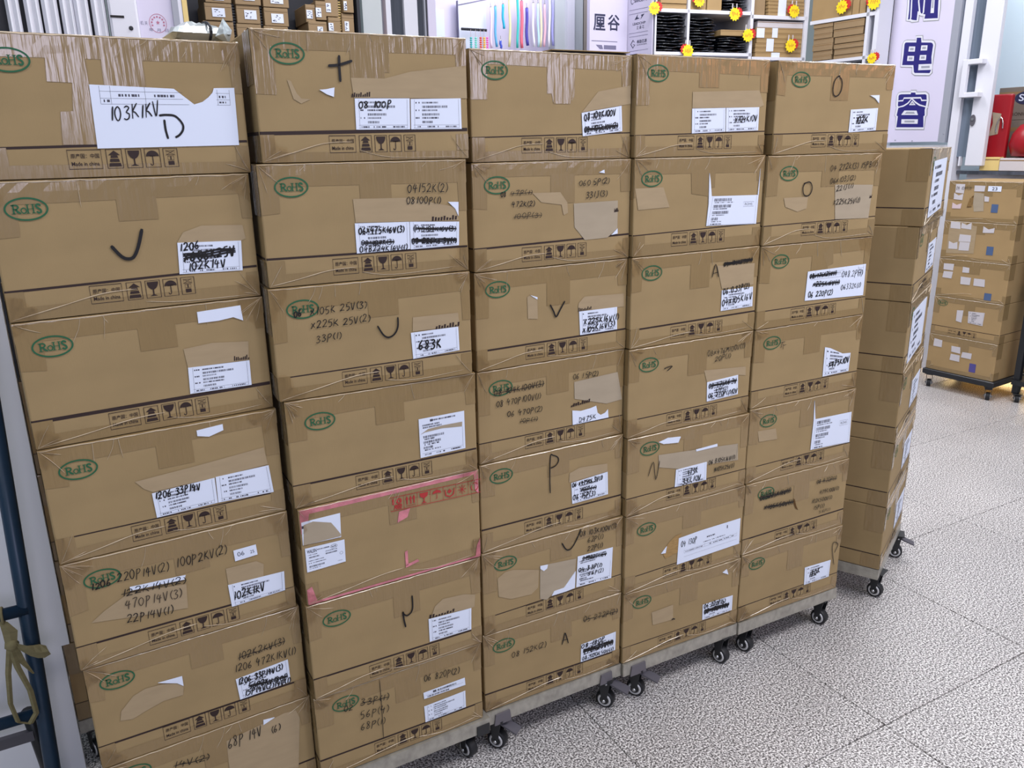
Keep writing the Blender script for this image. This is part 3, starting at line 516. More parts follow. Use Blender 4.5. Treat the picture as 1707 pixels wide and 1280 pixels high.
41:{"p":[0.374,-0.0078,0.0065,1.3562,0.2052],"R":[56,169],"S":[46,52,1],"I":[116,41,118,15,270,17,268,43],"L":[["std",[153,100,250,102,253,52,155,49]],["std",[252,102,353,104,354,54,255,52]]],"T":[["",[153,134,351,140,368,108,354,104,154,101]]],"H":[["x104K10V",279,72,348,74,13,"b1"]],"w":[0.0061,0.9839]},
42:{"p":[0.3738,-0.0118,-0.0024,1.1487,0.2075],"R":[47,165],"S":[47,53,1],"I":[106,42,108,16,263,18,262,46],"L":[["ship",[218,121,363,118,361,52,206,56]]],"T":[["",[3,146,79,146,98,103,12,101]]],"K":[[154,197,208,193,213,121,160,129]],"P":[[208,172,212,157,218,121,213,91,208,56,206,56,210,104],[363,177,363,118,360,119]],"w":[0.0037,0.9884]},
43:{"p":[0.3707,-0.0126,-0.009,0.9434,0.2053],"R":[56,168],"S":[44,48,2],"I":[115,38,116,12,270,9,269,40],"L":[["std",[265,109,364,109,366,61,265,60]]],"T":[["",[247,168,365,165,365,114,265,113]]],"G":[[[232,143,241,172,251,142],0.9,9],[[235,152,249,153],0.9,9]],"H":[["04x104K6.3V(1)",266,165,355,169,10,"bbs"],["06 0.33P(2)",268,98,351,106,14,"b"],["04x105K16V",267,71,362,80,16,"b0"]],"w":[0.0048,0.9873]},
44:{"p":[0.3685,-0.0123,-0.0098,0.7304,0.213],"R":[57,171],"S":[44,46,1],"I":[115,38,117,13,270,12,266,39],"L":[["std",[236,102,336,106,339,56,238,53]]],"T":[["",[225,133,360,124,362,101,336,106,236,102]]],"G":[[[101,155,111,158,125,158,110,149],0.8,9]],"H":[["08x476M100V(1)",232,167,351,172,13,""],["20P(1)",256,151,306,154,12,""],["08 475K6.3V",241,85,331,87,13,"bs0"],["47P(2)",263,73,303,74,9,"b0"],["06 270P(1)10V",241,61,336,61,11,"b0"]],"w":[0.0058,0.9847]},
45:{"p":[0.3717,-0.0133,-0.0157,0.5317,0.1987],"R":[65,164],"S":[47,48,1],"I":[120,40,122,18,272,16,268,39],"L":[["std",[147,93,244,94,245,46,145,48]]],"T":[["g",[92,142,345,123,349,78,154,94,94,110]]],"K":[[167,193,200,194,202,163,173,164]],"P":[[91,175,118,181,157,177,150,163,105,168],[207,134,275,136,276,129,208,129]],"B":[[341,79,344,120]],"G":[[[62,94,76,128,85,81,95,127],0.7,9]],"H":[["06 B105K16V(1)",250,86,336,84,11,""],["N105K25V(1)",270,62,335,61,12,""],["473K",183,70,214,71,17,"b0"],["33K10V",168,49,227,51,14,"b0"]],"w":[0.0037,0.9902]},
46:{"p":[0.3756,-0.0127,-0.0147,0.3223,0.2094],"R":[62,164],"S":[42,49,1],"I":[118,38,120,12,271,12,269,38],"L":[["slip",[164,113,233,117,368,119,369,45,161,40]]],"T":[["d",[113,86,133,109,153,122,175,124,164,113,166,75,124,67]]],"P":[[109,85,126,101,123,83]],"H":[["04 130P",171,86,222,89,15,"0"]],"w":[0.0009,0.9975]},
47:{"p":[0.3769,-0.0104,-0.0231,0.1233,0.199],"R":[56,163],"S":[46,43,1],"I":[110,46,113,14,266,11,263,38],"L":[["std",[254,95,357,93,357,48,255,49]]],"T":[["",[87,123,155,125,157,81,92,85]]],"P":[[316,173,330,179,336,162]],"G":[[[152,82,156,84,162,81],1.2,9]],"H":[["06 220P(5)",258,83,331,79,13,"b0"],["08 470K50V",259,66,344,63,13,"bbs0"]]},
51:{"p":[0.7661,-0.0184,-0.0394,1.3541,0.2056],"R":[71,166],"S":[47,52,1],"I":[119,44,120,15,263,18,262,45],"L":[["std",[239,101,331,105,331,53,238,49]]],"P":[[299,134,331,135,332,116,318,127]],"G":[[[187,176,198,168,202,154,197,138,186,131,177,134,173,147,176,164,185,174,192,176],1,9]],"H":[["102K",258,68,298,73,16,"bb0"]]},
52:{"p":[0.7526,-0.0195,-0.036,1.1465,0.2076],"R":[68,166],"S":[47,51,1],"I":[122,43,123,17,271,18,271,43],"T":[["g",[222,135,355,130,351,48,233,51]],["",[57,110,135,110,133,82,104,76,64,89]]],"B":[[346,97,355,98]],"G":[[[116,141,136,144,145,131,141,117,130,112,119,116,115,132,121,142],1,9]],"H":[["04 272K(3) 15PB(1)",200,167,361,175,14,""],["06x103J(2)",204,138,288,144,12,""],["221J(1)",227,119,283,125,12,""],["x225K25V(1)",221,87,312,88,13,""]],"w":[0.0007,0.9981]},
53:{"p":[0.7525,-0.0181,-0.0285,0.9423,0.2042],"R":[64,164],"S":[45,47,1],"I":[112,40,114,13,266,13,265,39],"L":[["table",[159,131,365,134,366,52,156,58]]],"K":[[191,202,238,202,246,145,225,139]],"H":[["08x475K25V(1)",166,113,258,115,11,"bs0"],["048.2P(1)",278,107,353,104,16,"0"],["x225K16V(1)",179,91,272,89,12,"bs0"],["06332K(1)",280,74,352,74,13,"0"],["06 220P(2)",165,65,251,64,14,"b0"]]},
54:{"p":[0.7547,-0.0153,-0.0285,0.7373,0.205],"R":[58,166],"S":[47,48,1],"I":[113,37,113,16,263,16,264,39],"L":[["std",[245,131,265,126,313,105,343,103,342,53,246,51]]],"G":[[[83,163,101,164],0.7,9],[[93,165,87,149],0.7,9],[[95,159,96,145],0.7,9],[[96,155,105,156],0.7,9]],"H":[["x475K10V",264,73,339,78,16,"bb0"]]},
55:{"p":[0.7542,-0.0169,-0.0303,0.5325,0.2048],"R":[64,165],"S":[44,47,1],"I":[121,34,122,15,270,15,269,40],"L":[["ship",[230,140,369,138,373,49,227,54]]],"T":[["",[30,142,92,139,100,108,37,112]]],"P":[[223,194,232,140,228,102,227,54,224,54,226,137]]},
56:{"p":[0.7563,-0.0185,-0.0279,0.3267,0.2058],"R":[72,167],"S":[46,51,2],"I":[116,35,118,14,270,14,269,41],"T":[["k",[174,129,180,124,187,105,196,89,185,97,177,112]]],"H":[["06B225K16V(1)",50,150,160,150,14,"bs"],["x105K50V(1)",68,120,172,113,13,"bs"],["08 470P(1)",256,154,332,150,12,"s"],["474K100V(1)",273,120,346,117,12,""],["102K500V(1)",244,98,322,95,11,""],["15P(1)",252,77,294,75,12,""],["5.6P(1)",276,61,320,60,8,""]]},
57:{"p":[0.7582,-0.0197,-0.0265,0.1232,0.2035],"R":[55,167],"S":[47,51,1],"I":[113,47,115,18,265,17,267,41],"L":[["std",[240,104,342,101,341,48,243,48]]],"G":[[[357,82,345,128,344,154,356,154,365,145,361,133,354,122],0.8,9]],"H":[["180K",258,68,301,73,17,"bb0"]]},
}
FR={"A":[-0.9,1.3,0.0],"B":[-0.2,1.9,0.0],"C":[0.6,2.4,0.0],"D":[1.1,3.4,0.0],"E":[2.2,3.0,0.0],"G":[2.579,3.0,-83.25],"L":[2.605,2.78,-10.0],"K":[3.71,2.585,-86.0],"S":[3.957,1.627,-86.0]}
BG={"A":{"slat":[[0.158,1.715,0.191,1.79],[0.202,1.717,0.239,1.793],[0.244,1.719,0.283,1.796],[0.289,1.721,0.322,1.798],[0.323,1.723,0.36,1.8],[0.367,1.725,0.402,1.803]],"post":[[0.409,1.718,0.485,1.807]],"slot":[[0.411,1.756,0.447,1.762]],"screw":[[0.456,1.725,0.466,1.735]],"notice":[[0.486,1.719,0.584,1.812]],"seal":[[0.512,1.722,0.56,1.774]],"nframe":[[0.579,1.721,0.596,1.815]],"sheet":[[0.596,1.722,0.607,1.816]],"yel":[[0.608,1.735,0.622,1.817]]},
"B":{"box":[[0.073,1.849,0.169,1.907],[0.079,1.909,0.17,1.944],[0.185,1.844,0.27,1.908],[0.183,1.907,0.276,1.963],[0.285,1.84,0.375,1.903],[0.285,1.905,0.381,1.969],[0.445,1.86,0.483,1.924],[0.484,1.87,0.524,1.937],[0.523,1.885,0.574,1.967],[0.593,1.902,0.635,1.971],[0.45,1.814,0.523,1.865],[0.529,1.816,0.577,1.882],[0.587,1.819,0.636,1.9],[0.18,1.781,0.27,1.842],[0.063,1.777,0.17,1.847],[0.278,1.781,0.369,1.838]],"lab":[[0.098,1.861,0.143,1.891],[0.104,1.917,0.144,1.931],[0.213,1.859,0.257,1.89],[0.213,1.922,0.254,1.938],[0.311,1.851,0.356,1.883],[0.313,1.918,0.36,1.939],[0.448,1.874,0.471,1.904],[0.483,1.88,0.504,1.913],[0.525,1.9,0.544,1.932],[0.595,1.91,0.607,1.942],[0.485,1.818,0.506,1.846],[0.529,1.833,0.548,1.861],[0.597,1.836,0.614,1.871],[0.205,1.79,0.245,1.819],[0.088,1.797,0.131,1.826],[0.304,1.79,0.345,1.815]],"reel":[[0.166,1.8,0.183,1.913],[0.262,1.804,0.284,1.919],[0.571,1.839,0.59,1.948]],"darkback":[[-0.012,1.742,0.642,2.013]]},
"C":{"wall1":[[0.01,1.862,0.099,2.114]],"books":[[0.096,1.865,0.154,2.119]],"f1":[[0.151,1.866,0.175,2.122]],"glass1":[[0.175,1.868,0.24,2.125]],"f2":[[0.24,1.871,0.306,2.129]],"glass2":[[0.303,1.873,0.34,2.133]],"f3":[[0.34,1.873,0.349,2.134]],"dk":[[0.349,1.874,0.358,2.135]],"post2":[[0.355,1.875,0.395,2.136]]},
"D":{"board":[[0.508,1.98,0.702,2.243]],"bar":[[0.515,2.073,0.693,2.09]],"inner":[[0.341,2.04,0.416,2.19]],"inner2":[[0.416,2.036,0.509,2.205]],"top":[[0.337,2.209,0.535,2.341]],"bead":[[0.565,1.979,0.582,2.031],[0.598,1.981,0.615,2.032],[0.631,1.982,0.648,2.034],[0.657,1.983,0.673,2.035],[0.678,1.983,0.694,2.036]],"strap":[[0.701,1.977,0.718,2.209],[0.731,1.985,0.748,2.217],[0.783,2.092,0.8,2.23],[0.766,1.98,0.783,2.022],[0.83,1.989,0.847,2.336],[0.886,1.984,0.904,2.34],[0.92,1.985,0.938,2.259],[0.955,2.001,0.972,2.22],[0.999,1.995,1.017,2.25],[1.039,1.997,1.057,2.252],[1.058,1.997,1.075,2.351],[1.084,1.998,1.102,2.248],[1.125,2.0,1.143,2.355],[1.147,2.008,1.165,2.287]],"wallr":[[1.179,1.966,1.262,2.431]],"col":[[1.257,1.969,1.313,2.436]],"marble":[[1.313,1.971,1.402,2.441]],"beige":[[1.397,1.973,1.44,2.445]],"gap":[[1.435,1.974,1.473,2.448]]},
"E":{"face":[[0.094,1.913,0.376,2.37]],"c1":[[0.12,2.058,0.209,2.153]],"c2":[[0.227,2.063,0.318,2.155]],"line":[[0.108,1.998,0.302,2.009],[0.11,1.849,0.305,1.86]],"logo":[[0.14,1.954,0.293,1.978]]},
"G":{"face":[[-0.003,1.907,0.217,2.365]],"l0":[[0.026,2.202,0.167,2.26]],"l1":[[0.046,2.07,0.157,2.148]],"l2":[[0.024,1.964,0.172,2.005]],"line":[[0.012,2.179,0.174,2.183],[0.013,2.156,0.175,2.159],[0.016,2.046,0.18,2.05],[0.017,2.026,0.181,2.029],[0.02,1.943,0.184,1.946]]},
"L":{"div":[[-0.004,1.88,0.012,2.156],[0.235,1.918,0.251,2.323],[0.684,1.897,0.706,2.34],[1.092,1.859,1.119,2.357]],"shelf":[[-0.009,2.149,0.69,2.169],[0.692,2.131,1.111,2.152],[-0.001,1.909,0.708,1.927],[0.711,1.889,1.136,1.907]],"bags":[[0.016,1.923,0.231,2.136],[0.256,1.913,0.439,2.126],[0.46,1.916,0.678,2.021],[0.481,2.153,0.662,2.336]],"box":[[0.053,2.2,0.233,2.26],[0.059,2.157,0.232,2.197],[0.25,2.159,0.367,2.292],[0.376,2.152,0.478,2.297],[0.481,2.028,0.677,2.063]],"flat":[[0.815,2.237,1.085,2.289],[0.818,2.216,1.089,2.237],[0.82,2.195,1.091,2.216],[0.822,2.174,1.093,2.195],[0.824,2.146,1.095,2.174]],"flat2":[[0.748,2.082,1.092,2.121],[0.742,2.05,1.096,2.082],[0.745,2.018,1.099,2.05],[0.747,1.99,1.102,2.018],[0.74,1.965,1.105,1.99],[0.742,1.936,1.107,1.965],[0.745,1.904,1.11,1.936]],"side":[[0.703,2.144,0.809,2.309]],"wlab":[[0.891,2.146,0.95,2.26],[0.743,2.022,0.801,2.078],[0.859,2.024,0.9,2.081],[0.821,1.942,0.875,2.017],[0.863,1.885,0.926,1.935]],"star":[[-0.049,2.126,0.047,2.205],[0.255,2.179,0.355,2.259],[0.508,2.108,0.612,2.19],[0.189,1.89,0.29,1.973],[0.612,1.988,0.718,2.072],[0.943,2.137,1.052,2.221],[0.934,1.933,1.045,2.019]]},
"K":{"shelf":[[-0.006,2.101,0.495,2.122],[0.02,1.859,0.523,1.877]],"div":[[0.417,1.837,0.437,2.294],[0.474,1.831,0.502,2.284]],"flat":[[0.035,2.074,0.18,2.109],[0.039,2.038,0.179,2.074],[0.042,2.01,0.178,2.038],[0.041,1.977,0.19,2.01],[0.04,1.938,0.194,1.978],[0.043,1.909,0.198,1.938],[0.046,1.881,0.183,1.91]],"flat2":[[0.188,2.051,0.402,2.096],[0.189,2.007,0.398,2.052],[0.198,1.968,0.407,2.006],[0.202,1.936,0.416,1.964],[0.205,1.901,0.419,1.936],[0.2,1.867,0.415,1.902]],"big":[[0.001,2.129,0.302,2.335]],"vbox":[[0.307,2.131,0.353,2.273],[0.357,2.131,0.398,2.266]],"star":[[0.191,2.132,0.303,2.218],[0.436,2.126,0.5,2.219],[0.462,1.823,0.518,1.891]]},
"S":{"jamb":[[-0.586,1.825,-0.492,2.207]],"panel":[[-0.498,1.368,-0.099,2.175]],"edge":[[-0.102,1.355,-0.056,2.144]],"fr":[[-0.039,1.151,0.007,1.947]],"c0":[[-0.394,2.049,-0.192,2.285]],"c1":[[-0.396,1.747,-0.179,1.973]],"c2":[[-0.396,1.438,-0.172,1.671]],"screw":[[-0.378,1.374,-0.362,1.388],[-0.266,1.368,-0.251,1.382],[-0.073,1.403,-0.062,1.423]],"gstrip":[[-0.009,1.28,0.075,1.941]],"stile":[[0.07,1.23,0.168,1.806]],"rail":[[0.028,1.23,0.153,1.283]],"handle":[[0.013,1.605,0.118,1.808]],"lock":[[0.069,1.449,0.103,1.514]],"glass":[[0.127,1.19,0.477,2.267]],"ledge":[[-0.045,1.182,0.56,1.202]],"counter":[[0.04,-0.004,0.649,1.182]],"plate":[[0.165,1.4,0.191,1.591]],"carton":[[0.207,1.474,0.504,1.648]],"carton2":[[0.238,1.238,0.535,1.471]],"redbox":[[0.145,1.28,0.276,1.615]],"oval":[[0.289,1.562,0.394,1.624]],"redbag":[[0.207,1.27,0.475,1.46]],"yb":[[0.149,1.194,0.256,1.28]],"wb":[[0.256,1.196,0.372,1.273]],"dark":[[0.363,1.192,0.549,1.348]],"redstrip":[[0.005,1.196,0.152,1.233]]}}
SG={"he":{"out":[[[-0.379,2.065],[-0.379,2.12],[-0.386,2.221],[-0.437,2.229],[-0.442,2.262],[-0.357,2.262],[-0.362,2.296],[-0.317,2.295],[-0.302,2.241],[-0.197,2.224],[-0.188,2.101],[-0.186,2.047],[-0.273,2.054],[-0.273,2.08],[-0.285,2.081],[-0.305,2.09],[-0.312,2.105],[-0.313,2.053],[-0.347,2.057],[-0.358,2.064]]],"cut":[[[-0.234,2.086],[-0.236,2.146],[-0.239,2.198],[-0.228,2.197],[-0.223,2.144],[-0.219,2.084]]],"slit":[[[-0.366,2.218],[-0.361,2.138],[-0.357,2.077],[-0.36,2.063]],[[-0.321,2.211],[-0.318,2.158],[-0.304,2.097],[-0.291,2.083],[-0.281,2.094],[-0.283,2.153],[-0.287,2.206]]]},"dian":{"out":[[[-0.307,1.965],[-0.273,1.962],[-0.269,1.936],[-0.212,1.93],[-0.199,1.924],[-0.191,1.91],[-0.193,1.845],[-0.19,1.801],[-0.271,1.805],[-0.27,1.783],[-0.19,1.779],[-0.19,1.759],[-0.199,1.75],[-0.291,1.758],[-0.303,1.767],[-0.309,1.804],[-0.383,1.811],[-0.383,1.877],[-0.384,1.932],[-0.379,1.944],[-0.367,1.947],[-0.306,1.94]]],"cut":[[[-0.345,1.914],[-0.309,1.91],[-0.308,1.887],[-0.346,1.891]],[[-0.268,1.912],[-0.233,1.909],[-0.232,1.886],[-0.269,1.889]],[[-0.348,1.862],[-0.309,1.858],[-0.308,1.835],[-0.348,1.839]],[[-0.27,1.859],[-0.233,1.856],[-0.232,1.833],[-0.27,1.836]],[[-0.272,1.805],[-0.187,1.801],[-0.185,1.779],[-0.269,1.783]]],"slit":[]},"rong":{"out":[[[-0.302,1.66],[-0.271,1.658],[-0.268,1.647],[-0.208,1.645],[-0.195,1.636],[-0.189,1.601],[-0.191,1.574],[-0.195,1.55],[-0.191,1.519],[-0.198,1.515],[-0.194,1.446],[-0.374,1.451],[-0.375,1.52],[-0.384,1.526],[-0.38,1.558],[-0.377,1.576],[-0.383,1.583],[-0.385,1.64],[-0.378,1.651],[-0.363,1.654],[-0.302,1.651]]],"cut":[[[-0.302,1.585],[-0.287,1.605],[-0.264,1.583]],[[-0.346,1.531],[-0.33,1.55],[-0.252,1.546],[-0.24,1.526]],[[-0.342,1.5],[-0.237,1.496],[-0.236,1.476],[-0.341,1.48]]],"slit":[[[-0.384,1.61],[-0.347,1.611],[-0.343,1.625],[-0.235,1.621],[-0.227,1.606],[-0.189,1.604]],[[-0.386,1.571],[-0.339,1.58],[-0.313,1.594],[-0.291,1.619],[-0.262,1.595],[-0.237,1.58],[-0.18,1.564]]]}}
LAB={11:'big carton with a long white slip reading 103K1KV and D, atop the leftmost stack',
12:'carton with a large hooked check mark and label 1206 102K, second in leftmost stack',
13:'plain carton with half-torn white sticker above a label, third from top in the leftmost stack',
14:'carton with two labels side by side reading 1206 33P14V, middle of the leftmost stack',
15:'carton with four handwritten lines and a small 06 25 sticker, leftmost stack',
16:'carton with pale torn oval patch and note 1206 472K1KV, second lowest of the leftmost stack',
17:'lowest carton of the leftmost stack, marked 68P 14V (6), cut by the frame',
21:'carton marked with a large plus sign and two labels, atop the second stack',
22:'carton with note 04152K(2) and two scribbled labels, second from top in second stack',
23:'carton with note 06 x105K 25V and label 683K, third from top in second stack',
24:'carton with a big square torn label and no handwriting, middle of second stack',
25:'carton edged with pink tape and red icons, no oval green mark, second stack',
26:'carton with a hooked pen stroke and one plain label, second lowest in second stack',
27:'carton with notes 56P(4), 68P(1) and 06 820P(2), lowest of second stack',
31:'carton with label 08 104K100V and crumpled tape, atop the middle stack',
32:'carton without label, notes 472K(2) and 331J(3), second from top in middle stack',
33:'carton marked with a sharp V and label x225K, third from top in middle stack',
34:'carton with struck line 08 104K100V and torn D475K label, middle of middle stack',
35:'carton marked with a tall P and label 06 15P(3), third lowest in middle stack',
36:'badly torn carton with check mark and note 62P(1), second lowest of middle stack',
37:'carton marked A with note 08 152K(2), lowest of the middle stack',
41:'carton with two labels side by side reading x104K10V, atop the fourth stack',
42:'carton with large ROHS barcode sheet and white paper spike, fourth stack near top',
43:'carton marked A with note 06 0.33P(2), third from top in fourth stack',
44:'carton with note 08x476M100V and 20P(1), middle of the fourth stack',
45:'carton marked N with note 06 B105K16V, third lowest in fourth stack',
46:'carton with ripped hole beside a long white slip 04 130P, fourth stack',
47:'carton with white paper triangle and label 06 220P(5), lowest of the fourth stack',
51:'carton marked with a thin tall O and label 102K, atop the fifth stack',
52:'carton marked O with note 04 272K(3) 15PB, second from top in fifth stack',
53:'carton with a wide handwritten table sheet reading 06 220P(2), third in fifth stack',
54:'carton with ragged label x475K10V and small pen glyph beside the green mark, fifth stack',
55:'carton with large ROHS barcode sheet lower down, third lowest in fifth stack',
56:'carton with slit tear and five faint notes, second lowest of fifth stack',
57:'carton marked with a thin P and label 180K, lowest of the fifth stack'}
for k,d in BOXES.items():
    if k%10<=2: d['top']=1
    carton(d,LAB[k],k)
# ------------------------------------------------------------------ dollies
def caster(parent, x, y, ztop, ang, pedal=None, r=.0235, m='rubber'):
    c=thing_part('caster',parent,(x,y,0),ang)
    MB().lathe([(r*.72,-.011),(r*.96,-.0105),(r,-.007),(r,.007),(r*.96,.0105),(r*.72,.011)],(0,0,r),(1,0,0),22).build('tyre',m,c,True)
    MB().lathe([(r*.50,-.0118),(r*.52,-.0132),(r*.72,-.0132),(r*.74,-.0110),(r*.74,.0110),(r*.72,.0132),(r*.52,.0132),(r*.50,.0118)],(0,0,r),(1,0,0),20).build('wheel_rim','hub',c,True)
    b=MB(); b.lathe([(r*.46,-.0136),(r*.49,-.0138),(r*.49,.0138),(r*.46,.0136)],(0,0,r),(1,0,0),16)
    for s in (-1,1): b.add([(s*.0145,-.004,r*.75),(s*.0145,.006,r*.75),(s*.0145,.017,ztop-.004),(s*.0145,-.017,ztop-.004),(s*.0165,-.004,r*.75),(s*.0165,.006,r*.75),(s*.0165,.017,ztop-.004),(s*.0165,-.017,ztop-.004)],[(0,1,2,3),(7,6,5,4),(0,4,5,1),(1,5,6,2),(2,6,7,3),(3,7,4,0)])
    b.box(-.0165,-.017,ztop-.008,.0165,.017,ztop-.003); b.box(-.024,-.024,ztop-.003,.024,.024,ztop)
    b.build('fork','blackp',c)
    b=MB()
    for s in (-1,1): b.lathe([(.0052,0),(.0052,.002),(.0030,.0045)],(s*.0165,0,r),(s,0,0),10)
    b.build('axle_bolt','chrome',c,True)
    if pedal:
        b=MB(); L=pedal; b.add([(-.013,.006,ztop-.010),(.013,.006,ztop-.010),(.015,.006+L,ztop-.028),(-.015,.006+L,ztop-.028),(-.013,.006,ztop-.015),(.013,.006,ztop-.015),(.015,.006+L,ztop-.032),(-.015,.006+L,ztop-.032)],[(0,1,2,3),(7,6,5,4),(0,4,5,1),(1,5,6,2),(2,6,7,3),(3,7,4,0)])
        b.build('brake_pedal','greyp',c)
        b=MB()
        for q in (-.006,.006): b.lathe([(.0034,0),(.0034,.0016),(.0018,.003)],(-.0165,q,ztop-.015),(-1,0,0),8); b.lathe([(.0034,0),(.0034,.0016),(.0018,.003)],(.0165,q,ztop-.015),(1,0,0),8)
        b.build('rivet','chrome',c,True)
    return c
def thing_part(name,parent,loc,rz):
    o=bpy.data.objects.new(name,None); COL.objects.link(o); o.empty_display_size=.03; o.parent=parent; o.location=loc; o.rotation_euler=(0,0,rz); return o
def dolly(x,y,a,ztop,label,w=.392,d=.392,casters=((.03,.025),(.36,.025),(.03,.365),(.36,.365)),angs=None,pedals=(0,0,0,0),patches=(),cap=None,m='zinc',drop=.034):
    t=thing('steel_dolly',label,'dolly',(x,y,0),a,None); z1=ztop-.0006; z0=z1-drop; e=.0025
    def rail(x0,y0,x1,y1,fl):
        b=MB(); b.box(x0,y0,z0,x1,y1,z1-e); b.box(*fl[:2],z1-e,*fl[2:],z1); b.build('frame_rail',m,t)
    rail(0,0,w,e,(0,0,w,.03)); rail(0,d-e,w,d,(0,d-.03,w,d)); rail(0,e,e,d-e,(0,.03,.03,d-.03)); rail(w-e,e,w,d-e,(w-.03,.03,w,d-.03))
    b=MB()
    for q in (.33,.66): b.box(.031,d*q-.02,z1-e-.012,w-.031,d*q+.02,z1-e)
    b.build('cross_bar',m,t)
    for i,(cx,cy) in enumerate(casters): caster(t,cx,cy,z0+.001,(angs[i] if angs else R_(20)),pedals[i])
    for px_,wd in patches:
        MB().prism([(px_,z0-.004),(px_+wd,z0-.004),(px_+wd*.92,z1-.008),(px_+.004,z1-.010)],-.0040,-.0003).build('tape_or_brake_piece','brakegrey',t,label='grey brake lever plate on the front rail')  # grey plate of the caster's brake lever, lapping over the rail
    if cap: MB().box(cap,-.003,z0-.004,cap+.032,.03,z1-.012).build('corner_cap','blackp',t,label='black plastic corner cap')
    return t
def bz(k): return BOXES[k]['p']
AX=R_(14)
for k,lab,cs,ped,pat,cap in ((17,'galvanised dolly under the leftmost stack',((.03,.03),(.36,.03),(.03,.36),(.36,.36)),(0,0,0,0),(),None),
   (27,'galvanised dolly with black corner cap under the second stack',((.03,.03),(.372,.055),(.03,.36),(.36,.36)),(0,0,0,0),(),.362),
   (37,'galvanised dolly under the middle stack with brake plates on front rail',((.040,.026),(.350,.019),(.03,.36),(.36,.36)),(.05,.055,0,0),((.018,.045),(.315,.038)),None),
   (47,'galvanised dolly under the fourth stack with brake pedal at left',((.060,.026),(.370,.022),(.03,.36),(.36,.36)),(.055,0,0,0),((.02,.05),),None),
   (57,'galvanised dolly under the fifth stack, right end of row',((.062,.034),(.378,.026),(.03,.36),(.36,.36)),(0,0,0,0),(),None)):
    x,y,a,z,h=bz(k); nx=bz(k+10)[0] if k<57 else x+.384
    dolly(x+.0005,y-.006,a*.5,z,lab,w=nx-x-.002,d=.376,casters=[(min(p,nx-x-.034),min(q,.345)) for p,q in cs],pedals=ped,patches=[(p,min(q,nx-x-.006-p)) for p,q in pat],cap=min(cap,nx-x-.036) if cap else None,angs=[R_(217) if q else AX for q in ped])
# ------------------------------------------------------------------ the stack turned sideways behind the fifth stack
C6=(1.329,-.027,R_(27.1)); ZB=[1.361,1.157,.951,.745,.535,.331,.1232]
S6=['topmost carton of the stack turned sideways right of the row','sideways stack, second carton from top with torn gash in its plain side',
 'sideways stack, third carton from top with white sheets on its right face','sideways stack, third carton from below, plain brown side',
 'sideways stack, second carton from below with crumpled film on right','sideways stack, lowest carton resting on its dolly']
for i in range(6):
    rng=random.Random(600+i); z=ZB[i+1]; h=ZB[i]-z; jx=(.004,-.003,-.002,.0,.0,.0)[i]
    t=thing('cardboard_carton',S6[i],'box',(C6[0]+jx,C6[1]-jx*.5,z),C6[2],'cartons of the sideways stack')
    carton_body(MB(),h).build('carton_body','card',t)
    tape_layer(MB(),h,rng,i).build('packing_tape','tape',t)
    stripe_part(t,.049,.049,.003,h); link('rohs_mark',ROHS,t,(.055,-.0016,h-.04)); link('handling_icons',ICONS,t,(.112,-.0009,.013))
    pts=[(.20,.055),(.345,.062),(.35,.145),(.205,.14)]
    if i in (0,2): pts=[(.05,.02),(.30,.03),(.305,.175),(.055,.17)]
    lo=MB().prism(pts,-.0020,-.0011).build('paper_label','label',t); label_print([pts[3],pts[2],pts[1],pts[0]],'std',-.0022,rng).build('label_print','lprint',lo)
    s=MB(); s.add([(-.0005,.300,.1),(-.0005,.318,.1),(-.0005,.318,.118),(-.0005,.300,.118)],[(0,3,2,1)])
    for q in range(4): s.add([(-.0005,.312-q*.006+.0,.086),(-.0005,.308-q*.006,.086),(-.0005,.308-q*.006,.094),(-.0005,.312-q*.006,.094)],[(0,1,2,3)])
    s.build('small_print','print',t)
    creases(h,rng).build('film_crease','crease',t,kind='stuff'); corner_film(h,rng,t)
    if i==1:
        g=[(.23,.10),(.205,.118),(.20,.10),(.17,.062),(.155,.052),(.185,.056),(.22,.07)]
        b=MB(); b.add([(-.0008,u,v) for u,v in g],[tuple(range(len(g)))]); b.build('torn_patch','torn_dark',t,label='dark ragged gash in the board')
dolly(C6[0],C6[1],C6[2],ZB[6],'galvanised dolly under the sideways stack',angs=[R_(-12),R_(190),0,0],casters=((.064,.012),(.366,.006),(.03,.36),(.36,.36)),pedals=(0,.05,0,0))
# ------------------------------------------------------------------ second row seen past the leftmost stack
z=.1228
for i,(lab,xo) in enumerate((('carton peeping out low behind the leftmost stack',-.838),('carton behind the leftmost stack, second from below',-.822),('plain carton edge behind the leftmost stack, third from below',-.822),
    ('plain carton edge behind the leftmost stack, fourth from below',-.822),('plain carton edge behind the leftmost stack, fifth from below',-.818))):
    t=thing('cardboard_carton',lab,'box',(xo,.450,z),R_(.5),'cartons behind the leftmost stack'); rng=random.Random(700+i)
    carton_body(MB(),.2045).build('carton_body','card2',t); tape_layer(MB(),.2045,rng,i).build('packing_tape','tape',t); stripe_part(t,.046,.046,.003,.2045); z+=.2047
dolly(-.838,.449,R_(.5),.1222,'dolly hidden behind the leftmost stack')
